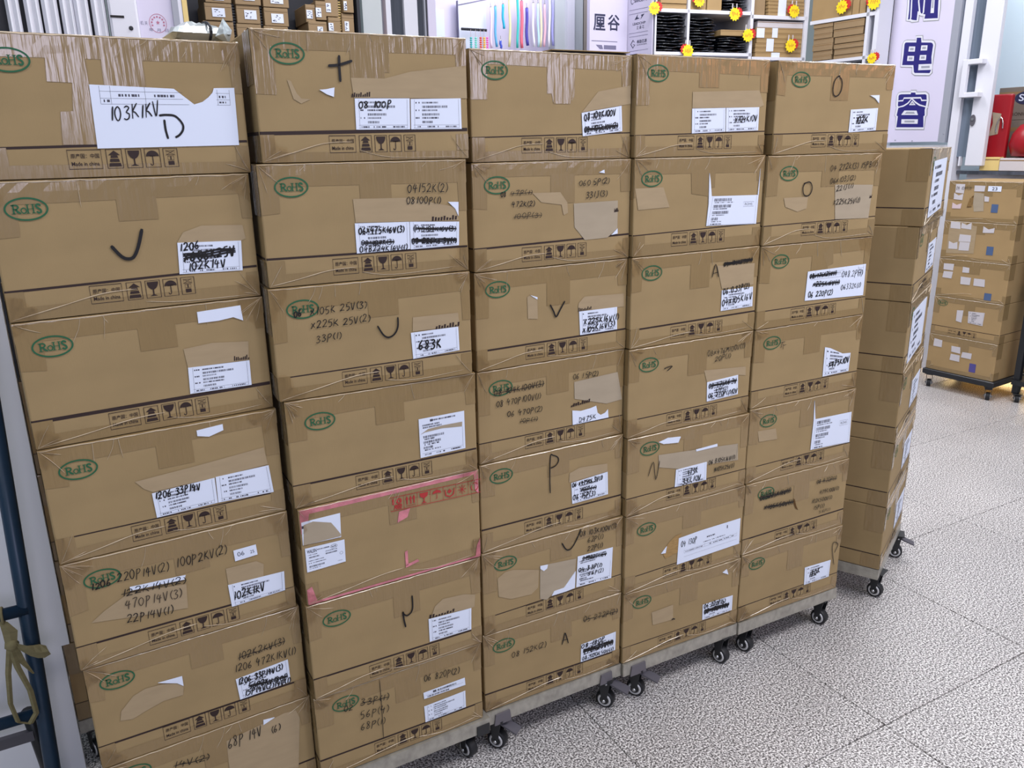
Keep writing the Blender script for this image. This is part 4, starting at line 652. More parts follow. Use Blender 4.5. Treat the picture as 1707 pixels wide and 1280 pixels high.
# ------------------------------------------------------------------ frames for the shops behind (local x right, y away, z up)
class Fm:
    def __init__(s,k): x,y,a=FR[k]; s.x,s.y,s.a=x,y,R_(a)
    def at(s,u,v=0,z=0): return (s.x+u*math.cos(s.a)-v*math.sin(s.a), s.y+u*math.sin(s.a)+v*math.cos(s.a), z)
FM={k:Fm(k) for k in FR}
def fbox(f, r, v0, v1, name, m, label=None, cat=None, kind=None, group=None, bev=0, parent=None):
    u0,z0,u1,z1=r; F=FM[f]; b=MB(); w_=u1-u0
    (b.bbox(0,0,0,w_,v1-v0,z1-z0,bev) if bev else b.box(0,0,0,w_,v1-v0,z1-z0))
    o=b.build(name,m)
    o.location=F.at(u0,v0,z0); o.rotation_euler=(0,0,F.a)
    if kind: o['kind']=kind
    if label: tag(o,label,cat,group)
    return o
def fthing(f,u,v,z,name,label,cat,group=None): return thing(name,label,cat,FM[f].at(u,v,z),FM[f].a,group)
# ------------------------------------------------------------------ floor
fl=MB().box(-2.0,-2.6,-.05,6.2,4.6,-.004).build('floor','grout',kind='structure')
TX,TY=.6105,.5915; tm=MB().bbox(.0012,.0012,-.02,TX-.0012,TY-.0012,0,.0012).mesh('tile','granite')
for i in range(-3,10):
    for j in range(-4,8): link('tile',tm,fl,(.286+i*TX,.197+j*TY,0))
# ------------------------------------------------------------------ walls at the left, ladder
MB().box(-2.0,.462,0,-.8865,.55,2.6).build('wall_left','whitew',kind='structure')
MB().prism([(-.886,0),(-.8395,0),(-.8395,.336),(-.8235,.336),(-.8235,2.6),(-.886,2.6)],.432,.4615).build('trim_1','whitew',kind='structure')
t=thing('step_ladder','dark blue steel ladder leaning at the left edge beside the white post','ladder',(-.893,.30,0),0)
for nm_,pts,r_ in (('upright',[(.040,0,1.15),(.005,0,.15),(-.001,.0,0)],.0150),('upright',[(-.36,-.02,1.15),(-.42,0,.15),(-.43,.0,0)],.0150),('rung',[(.022,-.005,.515),(-.40,-.005,.515)],.0125),('rung',[(.006,0,.272),(-.41,0,.272)],.0125)):
    MB().tube(pts,r_,12).build(nm_,'ladder',t,True)
MB().tube([(-.022,.035,.262),(-.010,.09,0)],.0125,10).build('rear_leg','darkmetal',t,True)
MB().box(-.40,.030,.190,-.020,.042,.214).build('rear_strut','greyp',t)
# olive cloth strap knotted on the upper rung
t=thing('cloth_strap','olive cloth strap knotted on the dark blue ladder rung, tail hanging right','strap',(-.915,.295,.515))
b=MB(); b.tube([(0,-.005+.0165*math.cos(k*.6283),.0165*math.sin(k*.6283)) for k in range(11)],.0028,6); b.build('rung_loop','cloth',t,True)
def sash(name,pts,ws):
    b=MB(); vs=[]
    for (x,y,z),w_ in zip(pts,ws): vs+=[(x-w_/2,y,z+.002),(x,y-.004,z),(x+w_/2,y,z-.002),(x,y+.003,z)]
    fs=[(4*i+k,4*i+(k+1)%4,4*i+4+(k+1)%4,4*i+4+k) for i in range(len(pts)-1) for k in range(4)]+[(3,2,1,0),tuple(4*len(pts)-4+k for k in range(4))]
    b.add(vs,fs).build(name,'cloth',t)
b=MB(); b.lathe([(.004,-.012),(.012,-.006),(.013,.004),(.006,.012)],(.006,-.018,-.060),(.3,0,1),10); b.build('knot','cloth',t,True)
sash('strap_fold',[(.0,-.014,-.008),(.008,-.018,-.030),(.006,-.02,-.056)],(.014,.026,.020))
b=MB(); vs=[]
for i in range(6):
    q=i/5; x=.010+.052*q; z=-.056-.034*q-.010*math.sin(q*3); hw=.006+.010*math.sin(min(1,q*1.25)*1.9)*(1 if q<1 else .35)
    vs+=[(x,-.022-.006*math.sin(q*5),z+hw),(x+.004*q,-.026,z),(x+.006*q,-.022,z-hw)]
fs=[(3*i+k,3*i+k+1,3*i+4+k,3*i+3+k) for i in range(5) for k in range(2)]; b.add(vs,fs+[f[::-1] for f in []]).build('strap_tail','cloth',t)
sash('strap_loop',[(.002,-.020,-.066),(-.010,-.018,-.12),(-.018,-.016,-.19),(-.012,-.018,-.235),(.008,-.02,-.245),(.022,-.02,-.225),(.020,-.02,-.17),(.008,-.022,-.11),(.004,-.022,-.066)],(.012,.010,.009,.009,.010,.010,.011,.012,.012))
sash('strap_end',[(.010,-.020,-.066),(.016,-.018,-.10),(.030,-.016,-.135)],(.014,.014,.006))
# ------------------------------------------------------------------ zone A : folding door, notice, foil bag
t=fthing('A',0,0,0,'folding_door','white slatted folding door behind the leftmost stack','door')
for i,r in enumerate(BG['A']['slat']):
    c=(r[0]+r[2])/2; hw=(r[2]-r[0])/2; b=MB()
    pr=[(c-hw,0),(c-hw*.55,-.010),(c,-.004),(c+hw*.55,-.010),(c+hw,0),(c+hw,.012),(c-hw,.012)]
    n=len(pr); b.add([(x,y,0) for x,y in pr]+[(x,y,2.45) for x,y in pr],[tuple(range(n-1,-1,-1)),tuple(range(n,2*n))]+[(k,(k+1)%n,(k+1)%n+n,k+n) for k in range(n)])
    b.build('slat','white',t)
MB().box(.0,.02,0,.405,.03,2.45).build('dark_backing','dark',t)  # dark sheet that shows between the slats
r=BG['A']['post'][0]; p=MB().bbox(r[0],-.012,0,r[2],.03,2.45,.006).build('lock_stile','white',t)
r=BG['A']['slot'][0]; MB().box(r[0],-.0135,r[1],r[2],-.012,r[3]).build('latch_slot','ink',p)
r=BG['A']['screw'][0]; MB().lathe([(.006,0),(.006,.002),(.003,.003)],((r[0]+r[2])/2,-.012,(r[1]+r[3])/2),(0,-1,0),12).build('screw_head','dark',p)
fbox('A',(-.06,0,.0,2.45),.0,.04,'trim_2','navy',kind='structure')
r=BG['A']['notice'][0]; t=fthing('A',0,0,0,'stamped_notice','lilac-white notice sheet with a round red seal above the leftmost stack','notice')
MB().box(r[0],0,1.2,r[2],.004,2.2).build('sheet','lilac',t)
s=BG['A']['seal'][0]; cx,cz=(s[0]+s[2])/2,(s[1]+s[3])/2; b=MB(); b.ribbon([(cx+a,cz+c) for a,c in oval(.023,.025,28)],.0014,-.0006,True)
b.flat([(cx+(.006 if i%2==0 else .0026)*math.sin(i*.628),cz+.002+(.006 if i%2==0 else .0026)*math.cos(i*.628)) for i in range(10)],-.0006)
for k in range(9):
    A=R_(200-k*27); b.rect(cx+.0165*math.cos(A)-.0022,cz+.0175*math.sin(A)-.0022,cx+.0165*math.cos(A)+.0022,cz+.0175*math.sin(A)+.0022,-.0006)
b.build('red_seal','stamp',t)
b=MB(); fit_text(b,'机 关',r[0]+.003,1.742,r[0]+.022,1.753,-.0005); fit_text(b,'年  月  日',cx-.026,1.7255,cx+.026,1.7345,-.0008); b.build('notice_text','greyink',t)
r=BG['A']['nframe'][0]; fbox('A',(r[0],1.0,r[2],2.3),-.01,.02,'trim_3','grey',kind='structure')
r=BG['A']['sheet'][0]; fbox('A',(r[0],1.0,r[2],2.3),-.004,.02,'trim_4','white',kind='structure')
r=BG['A']['yel'][0]; fbox('A',(r[0],1.0,r[2],2.3),-.006,.02,'trim_5','yel',kind='structure')
# silver bag lying on top of carton 1
def foil_bag():
    x,y,a,z,h=bz(11); ztop=z+h; rng=random.Random(5)
    t=thing('foil_bag','crumpled silver foil bag with black band on top of the leftmost stack','bag',(-.492,.06,ztop+.001),R_(4))
    nx,ny=12,6; b=MB(); vs=[]
    for s in (1,-1):
        for i in range(nx+1):
            for j in range(ny+1):
                u,v=i/nx,j/ny; th=.028*math.sin(math.pi*min(1,max(0,u)))**.5*math.sin(math.pi*v)**.6+rng.uniform(-.003,.003)*(0<i<nx and 0<j<ny)
                vs.append((.092*u,.09*v,.016+max(th,0)*.75 if s>0 else .016-.0155*math.sin(math.pi*u)**.4*math.sin(math.pi*v)**.5))
    N=(nx+1)*(ny+1); fs=[]
    for i in range(nx):
        for j in range(ny):
            q=(i*(ny+1)+j,(i+1)*(ny+1)+j,(i+1)*(ny+1)+j+1,i*(ny+1)+j+1); fs.append(q); fs.append(tuple(k+N for k in q[::-1]))
    b.add(vs,fs).build('bag_body','foil',t)
    b=MB(); b.tube([(.060,.045+.046*math.cos(k*math.pi/8),.0200+.0175*math.sin(k*math.pi/8)) for k in range(17)],.0024,6).build('black_band','dark',t)
    b=MB(); b.add([(.066,.002,.012),(.080,-.004,.040),(.097,.012,.024),(.088,.004,.001),(.078,-.006,.016)],[(0,1,4),(1,2,4),(2,3,4),(3,0,4)]).build('folded_flap','foil',t)
foil_bag()
# ------------------------------------------------------------------ zone B : shelf of small labelled boxes
t=fthing('B',0,0,0,'storage_shelf','dark open shelf rack holding small labelled boxes','shelf')
r=BG['B']['darkback'][0]; MB().box(r[0]-.02,.20,0,r[2],.22,2.3).build('back_panel','dark',t)
MB().box(r[0]-.02,.0,1.76,r[2],.20,1.776).build('shelf_board','darkmetal',t)
MB().box(r[0]-.03,.0,0,r[0]-.02,.2,2.3).build('side_panel','dark',t); MB().box(.648,.0,0,.66,.2,2.3).build('side_panel','dark',t)
BL=['small brown box with barcode label right of the silver bag','upper small brown box directly above the silver bag','small labelled box in the second column of the rack','upper box of the second column in the rack','small labelled box in the third column of the rack','upper box of the third column, cut by the frame',
 'narrow labelled box right of the dark gap in the rack','narrow box leaning beside the dark gap, higher of two','tall narrow box next to the yellow ridged reels','top right box of the rack beside the pale post','low narrow box under the pair right of the gap','low narrow box below the yellow ridged reels','lower right box of the rack beside the pale post','bottom box of second column just above the cartons','bottom box of first column half hidden by the silver bag','bottom box of third column just above the cartons']
for i,r in enumerate(BG['B']['box']):
    rng=random.Random(40+i); z0=r[1]; 
    t=fthing('B',r[0],rng.uniform(.0,.012),z0,'small_parts_box',BL[i],'box','small boxes in the dark rack')
    w_,h_=r[2]-r[0],r[3]-r[1]; MB().bbox(0,0,0,w_,.16,h_,.0015).build('box_body','brownbox',t)
    MB().box(w_*.02,-.0012,h_*.80,w_*.98,0,h_*.97).build('lid_flap','brownbox',t)
    l=BG['B']['lab'][i]; q=[(l[0]-r[0],l[3]-z0),(l[2]-r[0],l[3]-z0),(l[2]-r[0],l[1]-z0),(l[0]-r[0],l[1]-z0)]
    lo=MB().prism(q,-.0022,-.0012).build('paper_label','label',t)
    b=MB()
    for k in range(10):
        s_,t_=rng.uniform(.08,.75),rng.uniform(.1,.8); c=bilerp(q,s_,t_); b.rect(c[0],c[1],c[0]+.005,c[1]+.0022,-.0024)
    b.build('label_print','lprint',lo)
for i,r in enumerate(BG['B']['reel']):
    t=fthing('B',(r[0]+r[2])/2,.03,r[1],'reel_stack',('stack of thin dark reels between first and second box columns','stack of thin dark reels between second and third box columns','stack of thin yellow reels between narrow boxes')[i],'reels')
    b=MB(); n=12; dz=(r[3]-r[1])/n
    for k in range(n): b.box(-.009,-.006+(k%2)*.002,k*dz,.009,.10,k*dz+dz*.55)
    b.build('reel_edges','yel' if i==2 else 'blackp',t,kind='stuff'); MB().box(-.006,.0,0,.006,.10,n*dz).build('reel_core','dark',t)
# ------------------------------------------------------------------ zone C : frames and glass doors
def wall(f,n,name,m,v0=0,v1=.05,z0=0,z1=2.7):
    r=BG[f][n][0]; return fbox(f,(r[0],z0,r[2],z1),v0,v1,name,m,kind='structure')
wall('C','wall1','wall_back','pale_green',-.1,.1); wall('C','f1','trim_6','white',-.02,.04); wall('C','f2','trim_7','white',-.02,.04); wall('C','dk','trim_8','dark',-.02,.05); wall('C','post2','trim_9','lilac',-.03,.10); wall('C','f3','trim_10','grey',-.02,.04)
wall('C','glass1','window_1','glassdark',.0,.02); wall('C','glass2','window_2','glassdark',.0,.02)
r=BG['C']['books'][0]; t=fthing('C',r[0],0,0,'leaning_folder','orange-red folder leaning between white door posts','folder')
b=MB(); b.add([(.0,.0,1.3),(.062,.0,1.3),(.062,.05,1.3),(.0,.05,1.3),(-.02,.0,2.3),(.018,.0,2.3),(.018,.05,2.3),(-.02,.05,2.3)],[(0,3,2,1),(4,5,6,7),(0,1,5,4),(1,2,6,5),(2,3,7,6),(3,0,4,7)]); b.build('cover','orange',t)
b=MB(); b.box(.03,.02,1.3,.056,.06,2.2); b.build('grey_spine','grey',t)
fbox('C',(r[0],0,r[2],1.3),-.02,.08,'trim_11','grey',kind='structure')
# ------------------------------------------------------------------ zone D : bright strap display
fbox('D',(.30,0,1.2,3.0),.06,.10,'wall_display','lilac',kind='structure')
for n,nm,m in (('wallr','trim_12','pale_green'),('col','trim_13','white'),('marble','trim_14','pale_green'),('beige','trim_15','beige'),('gap','gap_shade_strip','dark')): wall('D',n,nm,m,-.02 if n!='col' else -.05,.08)  # last one is a dark strip standing in for a gap's shade
r=BG['D']['board'][0]; t=fthing('D',0,0,0,'display_board','white display board with thin grey outline and black rod','board')
MB().box(r[0],.02,r[1]-.5,r[2],.03,r[3]).build('board_panel','label',t); b=MB(); b.box(r[0]-.004,.01,r[1]-.5,r[0],.03,r[3]); b.add([(r[0],.018,2.215),(r[2]+.05,.018,2.268),(r[2]+.05,.018,2.275),(r[0],.018,2.222)],[(0,1,2,3)]); b.build('outline','greyink',t)
r=BG['D']['bar'][0]; b=MB()
for k in range(14): b.lathe([(.007,0),(.009,.004),(.007,.011)],(r[0]+k*.0125,-.01,(r[1]+r[3])/2),(1,0,0),8)
b.build('rod','dark',t)
r=BG['D']['inner'][0]; fbox('D',(r[0],r[1]-.5,r[2],r[3]),.02,.05,'trim_17','bluewhite',kind='structure')
def col(n,c): MT[n]=mat(n,c,.45)
for i,c in enumerate(((60,190,190),(120,230,210),(235,80,60),(245,200,70),(240,100,200))):
    col('bead_%d'%i,c); r=BG['D']['bead'][i]; F=FM['D']; t=fthing('D',(r[0]+r[2])/2,-.02,0,'bead_string',('teal','mint','red','amber','magenta')[i]+' bead string hanging below the black rod','beads')
    b=MB()
    for k in range(7): zz=r[3]-k*.0125; b.lathe([(.003,-.005),(.0075,-.003),(.0085,0),(.0075,.003),(.003,.005)],(0,0,zz),(0,0,1),8)
    b.build('beads','bead_%d'%i,t,True); MB().tube([(0,0,r[3]-.09),(0,0,2.081)],.0012,5).build('string','pinkpaper',t)
SC=[(232,214,236),(96,176,224),(40,180,214),(70,90,200),(240,236,170),(60,196,190),(236,110,130),(76,70,170),(244,244,250),(190,226,236),(238,226,190),(240,190,206),(250,250,255),(168,170,230)]
SN=['pale pink','light blue','bright cyan','royal blue tail','pale yellow','turquoise','coral red','indigo','white','ice blue','cream','rose','wide white','lilac']
for i,r in enumerate(BG['D']['strap']):
    col('strap_%d'%i,SC[i]); x=(r[0]+r[2])/2; rng=random.Random(i); t=fthing('D',x,-.03-.004*(i%3),0,'hanging_strap',SN[i]+' lanyard strap hanging on the lit display','strap','hanging straps')
    z0,z1=r[1],r[3]; n=8; b=MB(); b.tube([(.006*math.sin(k*.8+i)*(k/n),.0,z1+(z0-z1)*k/n) for k in range(n+1)],.0075 if i not in (6,7) else .0095,6).build('band','strap_%d'%i,t,True)
    b=MB(); b.tube([(0,0,z1),(0,0,z1+.03)],.002,5); b.lathe([(.005,0),(.007,.006),(.003,.012)],(0,0,z1-.004),(0,0,1),8); b.build('clip','chrome',t)
# ------------------------------------------------------------------ zone E, G : sign pillar
r=BG['E']['face'][0]; t=fthing('E',0,0,0,'shop_sign_pillar','lilac-white shop pillar lettered with two dark Chinese characters','sign')
MB().box(r[0],0,0,r[2],.03,2.7).build('front_panel','lilac',t)
for n,ch in (('c1','厘'),('c2','谷')):
    q=BG['E'][n][0]; fit_text(MB(),ch,q[0],q[1],q[2],q[3],-.001,.018).build('sign_letter','navyink',t)
b=MB()
for q in BG['E']['line']: b.rect(q[0],q[1],q[2],q[1]+.004,-.0008)
q=BG['E']['logo'][0]; b.rect(q[0]+.06,q[1],q[2],q[3],-.0008); b.flat([(q[0],q[3]),(q[0]+.03,q[1]),(q[0]+.055,q[1]),(q[0]+.045,q[3])],-.0008); b.build('panel_rule','greyink',t)
r=BG['G']['face'][0]; t=fthing('G',0,0,0,'logo_panel','lilac side panel printed with three small company logos','sign')
MB().box(r[0],.0,0,r[2],.006,2.7).build('panel','lilac',t)
b=MB()
for q in BG['G']['line']: b.rect(q[0],q[1],q[2],q[1]+.0022,-.0008)
b.build('panel_rule','greyink',t)
q=BG['G']['l0'][0]; b=MB(); fit_text(b,'silicore',q[0]+.03,q[1]+.018,q[2],q[3]-.014,-.001,.01); b.ribbon([(q[0]+.012+.012*math.cos(k*.57),q[1]+.03+.018*math.sin(k*.57)) for k in range(11)],.004,-.001); b.build('logo','navyink',t)
q=BG['G']['l1'][0]; b=MB(); cx=(q[0]+q[2])/2
b.flat([(cx-.04,q[3]-.026),(cx-.012,q[3]+.004),(cx-.016,q[3]-.014),(cx+.004,q[3]-.022)],-.001); b.flat([(cx+.045,q[3]+.0),(cx+.012,q[3]-.004),(cx+.022,q[3]-.010),(cx+.010,q[3]-.030)],-.001)
fit_text(b,'LEADCHIP',q[0],q[1]+.022,q[2],q[1]+.036,-.001,.01); fit_text(b,'立 晶 芯',q[0]+.035,q[1]-.004,q[2]-.01,q[1]+.015,-.001); b.build('logo','navyink',t)
q=BG['G']['l2'][0]; b=MB(); cx,cz=q[0]+.028,(q[1]+q[3])/2
b.ribbon([(cx+.012,cz+.010),(cx,cz+.022),(cx-.020,cz),(cx,cz-.022),(cx+.016,cz-.006),(cx+.002,cz-.002)],.006,-.001); fit_text(b,'格励芯源',q[0]+.062,cz+.0,q[2],cz+.020,-.001,.01); fit_text(b,'GLMICROSEMI',q[0]+.062,cz-.012,q[2],cz-.005,-.001); b.build('logo','navyink',t)
# ------------------------------------------------------------------ zone L, K : corner shelving with bags, boxes and star tags
t=fthing('L',0,0,0,'white_shelving','white cubby shelving filled with black bags and flat boxes','shelf')
for r in BG['L']['div']: MB().box(max(r[0],.014),0,0,max(r[2],.024),.42,2.6).build('divider','white',t)
for r in BG['L']['shelf']: MB().box(max(r[0],.0245),0,r[1],min(r[2],1.112),.42,r[3]).build('shelf_board','white',t)
MB().box(.014,.42,0,1.12,.44,2.6).build('back_panel','grey',t)
t=fthing('K',0,0,0,'white_shelving','white corner shelving on the right holding long flat cartons','shelf')
for r in BG['K']['div']: MB().box(r[0],0,0,r[2],.13,2.6).build('divider','white',t)
for r in BG['K']['shelf']: MB().box(.012,0,r[1],.473,.13,r[3]).build('shelf_board','white',t)
MB().box(.0,.13,0,.5,.14,2.6).build('back_panel','dark',t)
def bag(f,u0,u1,z0,z1,label,seed,group):
    rng=random.Random(seed); t=fthing(f,u0,.0,z0,'black_plastic_bag',label,'bag',group); w_=u1-u0; n=10; b=MB(); h=z1-z0; vs=[]
    ph=rng.uniform(0,6); fq=rng.uniform(5,9); am=rng.uniform(.1,.35)*h; o=rng.uniform(-.008,.012)
    for s in (0,1):
        for i in range(n+1):
            u=i/n; zz=am*math.sin(u*fq+ph)
            for j in range(3): vs.append((w_*u, (.004+o if j==0 else .12 if j==1 else .26)+ (.006*math.sin(u*11+ph) if j==0 else 0), max(0,zz*(.7 if j==0 else .3)+(h*(.35 if j==0 else .0) if s==0 else h*(.65 if j==0 else .95)))))
    N=(n+1)*3; fs=[]
    for i in range(n):
        for j in range(2): q=(i*3+j,(i+1)*3+j,(i+1)*3+j+1,i*3+j+1); fs+=[q[::-1],tuple(k+N for k in q)]
        fs.append((i*3,(i+1)*3,(i+1)*3+N,i*3+N))
    for i in (0,n): fs.append((i*3,i*3+1,i*3+2,i*3+2+N,i*3+1+N,i*3+N))
    b.add(vs,fs).build('bag_sheet','blackbag',t)
ORD=['lowest','second','third','fourth','fifth','sixth','seventh','eighth','ninth','tenth','eleventh','twelfth','thirteenth','fourteenth']
for gi,(r,n,nm) in enumerate(zip(BG['L']['bags'],(12,12,6,10),('in the left cubby','in the middle cubby','under the small cream box','in the upper right cubby'))):
    r=[r[0],2.1695 if r[1]>2.1 else max(r[1],1.9285),r[2],r[3]]; h=(r[3]-r[1])/n
    for k in range(n): bag('L',max(r[0],.0265)+.004*((k*7)%3),min(r[2],.682)-.005*((k*5)%4),r[1]+k*h+.0004,r[1]+(k+1)*h-.0002,'black glossy poly bag, %s from below %s'%(ORD[k],nm) if k else 'black glossy poly bag at the bottom of the pile %s'%nm,gi*50+k,'black bags '+nm)
def clampr(r,u0,u1,z0,z1): return (max(r[0],u0),max(r[1],z0),min(r[2],u1),min(r[3],z1))
def flatbox(f,r,label,m='card2',v0=.012,dep=.24,group=None,cat='box',tapes=True):
    t=fthing(f,r[0],v0,r[1],'flat_carton',label,cat,group); w_,h_=r[2]-r[0],r[3]-r[1]-.0008
    MB().bbox(0,0,0,w_,dep,h_,.002).build('carton_body',m,t); b=MB(); b.box(.002,-.0008,h_*.78,w_-.002,0,h_*.86); b.build('lid_seam','card_dark',t)
    return t
r_=BG['L']['box']
for r,l in zip(r_,('upper flat box left of the top shelf, cut by frame','lower flat box left of the top shelf under another','upright brown carton beside the star tag, top shelf','second upright carton left of the hanging black bags','small cream box lying on the low pile of black bags')): flatbox('L',clampr(r,.0255 if r[0]<.2 else .2525,.683 if r[0]>.3 else .2345 if r[0]<.2 else .375,2.1695 if r[1]>2.1 else 0,3),l,'card2')
for k,r in enumerate(BG['L']['flat']): flatbox('L',clampr(r,.812,1.0905,2.1525,3),'thin tan carton on the centre top shelf, %s from above'%ORD[k].replace('lowest','first'),'card2',group='thin cartons on the centre top shelf')
for k,r in enumerate(BG['L']['flat2']): flatbox('L',clampr(r,.708,1.0905,1.9075,2.1305),('white-grey flat box' if k==0 else 'flat tan carton')+' in the centre cubby, %s from above'%ORD[k].replace('lowest','first'),'label2' if k==0 else 'card2',group='flat cartons in the centre cubby')
r=BG['L']['side'][0]; flatbox('L',(r[0]+.006,2.1525,r[2]-.002,r[3]),'olive-tan tall carton beside the centre divider, top shelf','brownbox',.03)
for k,r in enumerate(BG['L']['wlab']):
    F=FM['L']; o=MB().box(0,0,0,r[2]-r[0],.001,r[3]-r[1]).build('shipping_label','label'); o.location=F.at(r[0],.0105,r[1]); o.rotation_euler=(0,0,F.a)
    tag(o,('tall white label strip across the thin top cartons','white label on the left end of the upper flat cartons','narrow white label on a flat carton in the centre cubby','white label strip across the lower flat cartons','white label just above the carton tops, centre cubby')[k],'label')
for k,r in enumerate(BG['K']['flat']): flatbox('K',clampr(r,.012,.187,1.8775,2.1005),'short flat carton in the corner cubby, %s from above'%ORD[k].replace('lowest','first'),'brownbox',.006+.004*(k%2),.115,'short flat cartons in the corner cubby')
for k,r in enumerate(BG['K']['flat2']): flatbox('K',clampr(r,.188,.4165,1.8775,2.1005),'long flat carton right in the corner cubby, %s from above'%ORD[k].replace('lowest','first'),'brownbox',.004+.004*(k%3),.112,'long flat cartons in the corner cubby')
for r,l in zip(BG['K']['big']+BG['K']['vbox'],('large plain carton on the upper right corner shelf','upright thin carton right of the large plain one','upright thin carton beside the right shelf divider')): flatbox('K',clampr((r[0],2.1225,r[2],r[3]),.012,.4165,0,3),l,'card2',.01,.115)
def star(f,r,label,k):
    cx,cz=(r[0]+r[2])/2,(r[1]+r[3])/2; t=fthing(f,cx,-.012,cz,'price_star',label,'price tag','star price tags on the shelves'); R1=(r[3]-r[1])/2*1.0
    def st(rx,n): return [((rx if i%2 else rx*.78)*math.cos(i*math.pi/n),(rx if i%2 else rx*.78)*math.sin(i*math.pi/n)) for i in range(2*n)]
    MB().prism([(x+R1*(.7 if k%2==0 else -.5),z+R1*.25) for x,z in st(R1*.8,11)],.003,.004).build('red_star','redcard',t)
    y=MB().prism(st(R1,12),.0,.0012).build('yellow_star','yellow',t)
    b=MB(); rng=random.Random(k)
    for i in range(4): b.ribbon([(-R1*.5+i*R1*.28,R1*rng.uniform(-.3,0)),(-R1*.4+i*R1*.28,R1*rng.uniform(.1,.4)),(-R1*.3+i*R1*.28,R1*rng.uniform(-.3,.1))],.004,-.0006)
    b.build('red_scrawl','orange',y)
    b=MB()
    for q in (-1,1): b.tube([(q*R1*.4,.006,R1*.6),(q*R1*.35,.006,R1*1.5)],.0035,5)
    b.build('tag_hook','label2',t)
for k,r in enumerate(BG['L']['star']): star('L',r,('yellow star tag beside the logo panel, leftmost on the shelves','yellow star tag on the top shelf edge left of centre','yellow star tag under the hanging black bags','yellow star tag at the bottom of the first divider','orange-red star tag at the small cream box','yellow star tag on the thin top cartons','yellow star tag on the centre cubby cartons')[k],k)
for k,r in enumerate(BG['K']['star']): star('K',r,('yellow star tag on the large plain carton','yellow star tag at the upper right end of shelving','pale star tag low at the right end of shelving')[k],k+10)
# ------------------------------------------------------------------ zone S : shop front on the right
wall('S','jamb','trim_18','white',-.02,.10)
r=BG['S']['panel'][0]; t=fthing('S',0,0,0,'vertical_sign','tall lilac-white vertical sign with heavy blue Chinese characters','sign')
MB().box(r[0],-.035,r[1],r[2],.0,2.6).build('sign_face','lilac',t)
e=BG['S']['edge'][0]; MB().box(r[2]+.0005,-.035,r[1]-.005,e[2],.0,2.6).build('side_edge','grey',t)
for n in ('he','dian','rong'):
    d=SG[n]; b=MB()
    for q in d['out']: b.prism(q,-.0372,-.0352)
    o=b.build('sign_letter','signblue',t)
    b=MB()
    for q in d['out']: b.ribbon(q,.0115,-.0374,True)
    b.build('letter_border','white',o)
    b=MB()
    for q in d['out']: b.ribbon(q,.0210,-.0360,True)
    b.build('letter_edge','silver',o)
    for q in d['cut']: b=MB(); b.flat(q,-.0377); b.ribbon(q,.006,-.0378,True); b.build('letter_counter','white',o)
    for q in d['cut']:
        b=MB(); mx,mz=sum(p[0] for p in q)/len(q),sum(p[1] for p in q)/len(q); b.flat([(mx+(p[0]-mx)*.62,mz+(p[1]-mz)*.55) for p in q],-.0380)
        b.build('letter_inlay','grey',o)
    if d['slit']:
        b=MB()
        for q in d['slit']: b.ribbon(q,.0085,-.0377)
        b.build('letter_slit','white',o)
for q in BG['S']['screw']: MB().lathe([(.004,0),(.004,.0015),(.002,.003)],((q[0]+q[2])/2,-.035,(q[1]+q[3])/2),(0,-1,0),10).build('screw_head','grey',t)
r=BG['S']['panel'][0]; fbox('S',(r[0],0,r[2]+.05,r[1]-.02),-.01,.08,'wall_right','whitew',kind='structure')
wall('S','fr','trim_19','white',-.03,.06)
# sliding glass door with handle
t=fthing('S',0,0,0,'sliding_glass_door','white framed sliding glass door with handle and lock, right of the sign','door')
r=BG['S']['gstrip'][0]; MB().box(r[0],.0,r[1],r[2],.008,2.6).build('glass_pane','glassgrey',t)
r=BG['S']['stile'][0]; s=MB().bbox(r[0],-.02,r[1],r[2],.02,2.6,.004).build('door_stile','white',t)
r=BG['S']['rail'][0]; MB().box(r[0],-.012,r[1],.037,.016,r[3]).build('bottom_rail','white',t)
q=BG['S']['handle'][0]; b=MB(); b.bbox(q[0],-.075,q[1],q[0]+.03,-.045,q[3],.003); b.bbox(q[0],-.07,q[3]-.028,q[2],-.0195,q[3],.003); b.bbox(q[0],-.07,q[1],q[2],-.0195,q[1]+.028,.003); hd=b.build('pull_handle','white',t)
q=BG['S']['lock'][0]; cx,cz=(q[0]+q[2])/2,(q[1]+q[3])/2; lk=MB().prism([(cx+a,cz+c) for a,c in oval(.015,.031,20)],-.027,-.0201).build('lock_plate','greyp',t); MB().lathe([(.008,0),(.008,.004)],(cx,-.027,cz+.006),(0,-1,0),12).build('lock_cylinder','chrome',lk)
# counter, ledge, goods behind
MB().box(0,0,0,.56,.5,1.0).build('shop_counter','white')
c=bpy.data.objects['shop_counter']; c.location=FM['S'].at(.045,.07,.18); c.rotation_euler=(0,0,FM['S'].a); tag(c,'white shop counter behind the stack with the 23 sticker','counter')
fbox('S',(.045,.0,.60,.18),.16,.5,'trim_20','dark',kind='structure')
o=fbox('S',(.05,.05,.60,.09),.14,.155,'led_strip','warm','warm LED strip glowing under the white counter','light')
fbox('S',(-.045,1.182,.7,1.202),.02,.55,'counter_top','glassdark','dark glass counter top edge above the 23 carton','counter top')
F=FM['S']; l=area('under_counter_light',F.at(.35,.05,.14),(0,0,0),.5,.05,2.2,(1,.72,.35)); l.rotation_euler=(R_(-25),0,F.a)
fbox('S',(-1.6,0,1.6,3.0),.85,.9,'wall_shop','bluewhite',kind='structure')
area('shop_interior_light',F.at(.1,.48,2.75),(0,0,0),.8,.4,12,(.86,.95,1))
t=flatbox('S',(.086,1.479,.47,1.660),'grey-brown carton with dark oval logo, upper of two on counter','darkcarton',.22,.3)
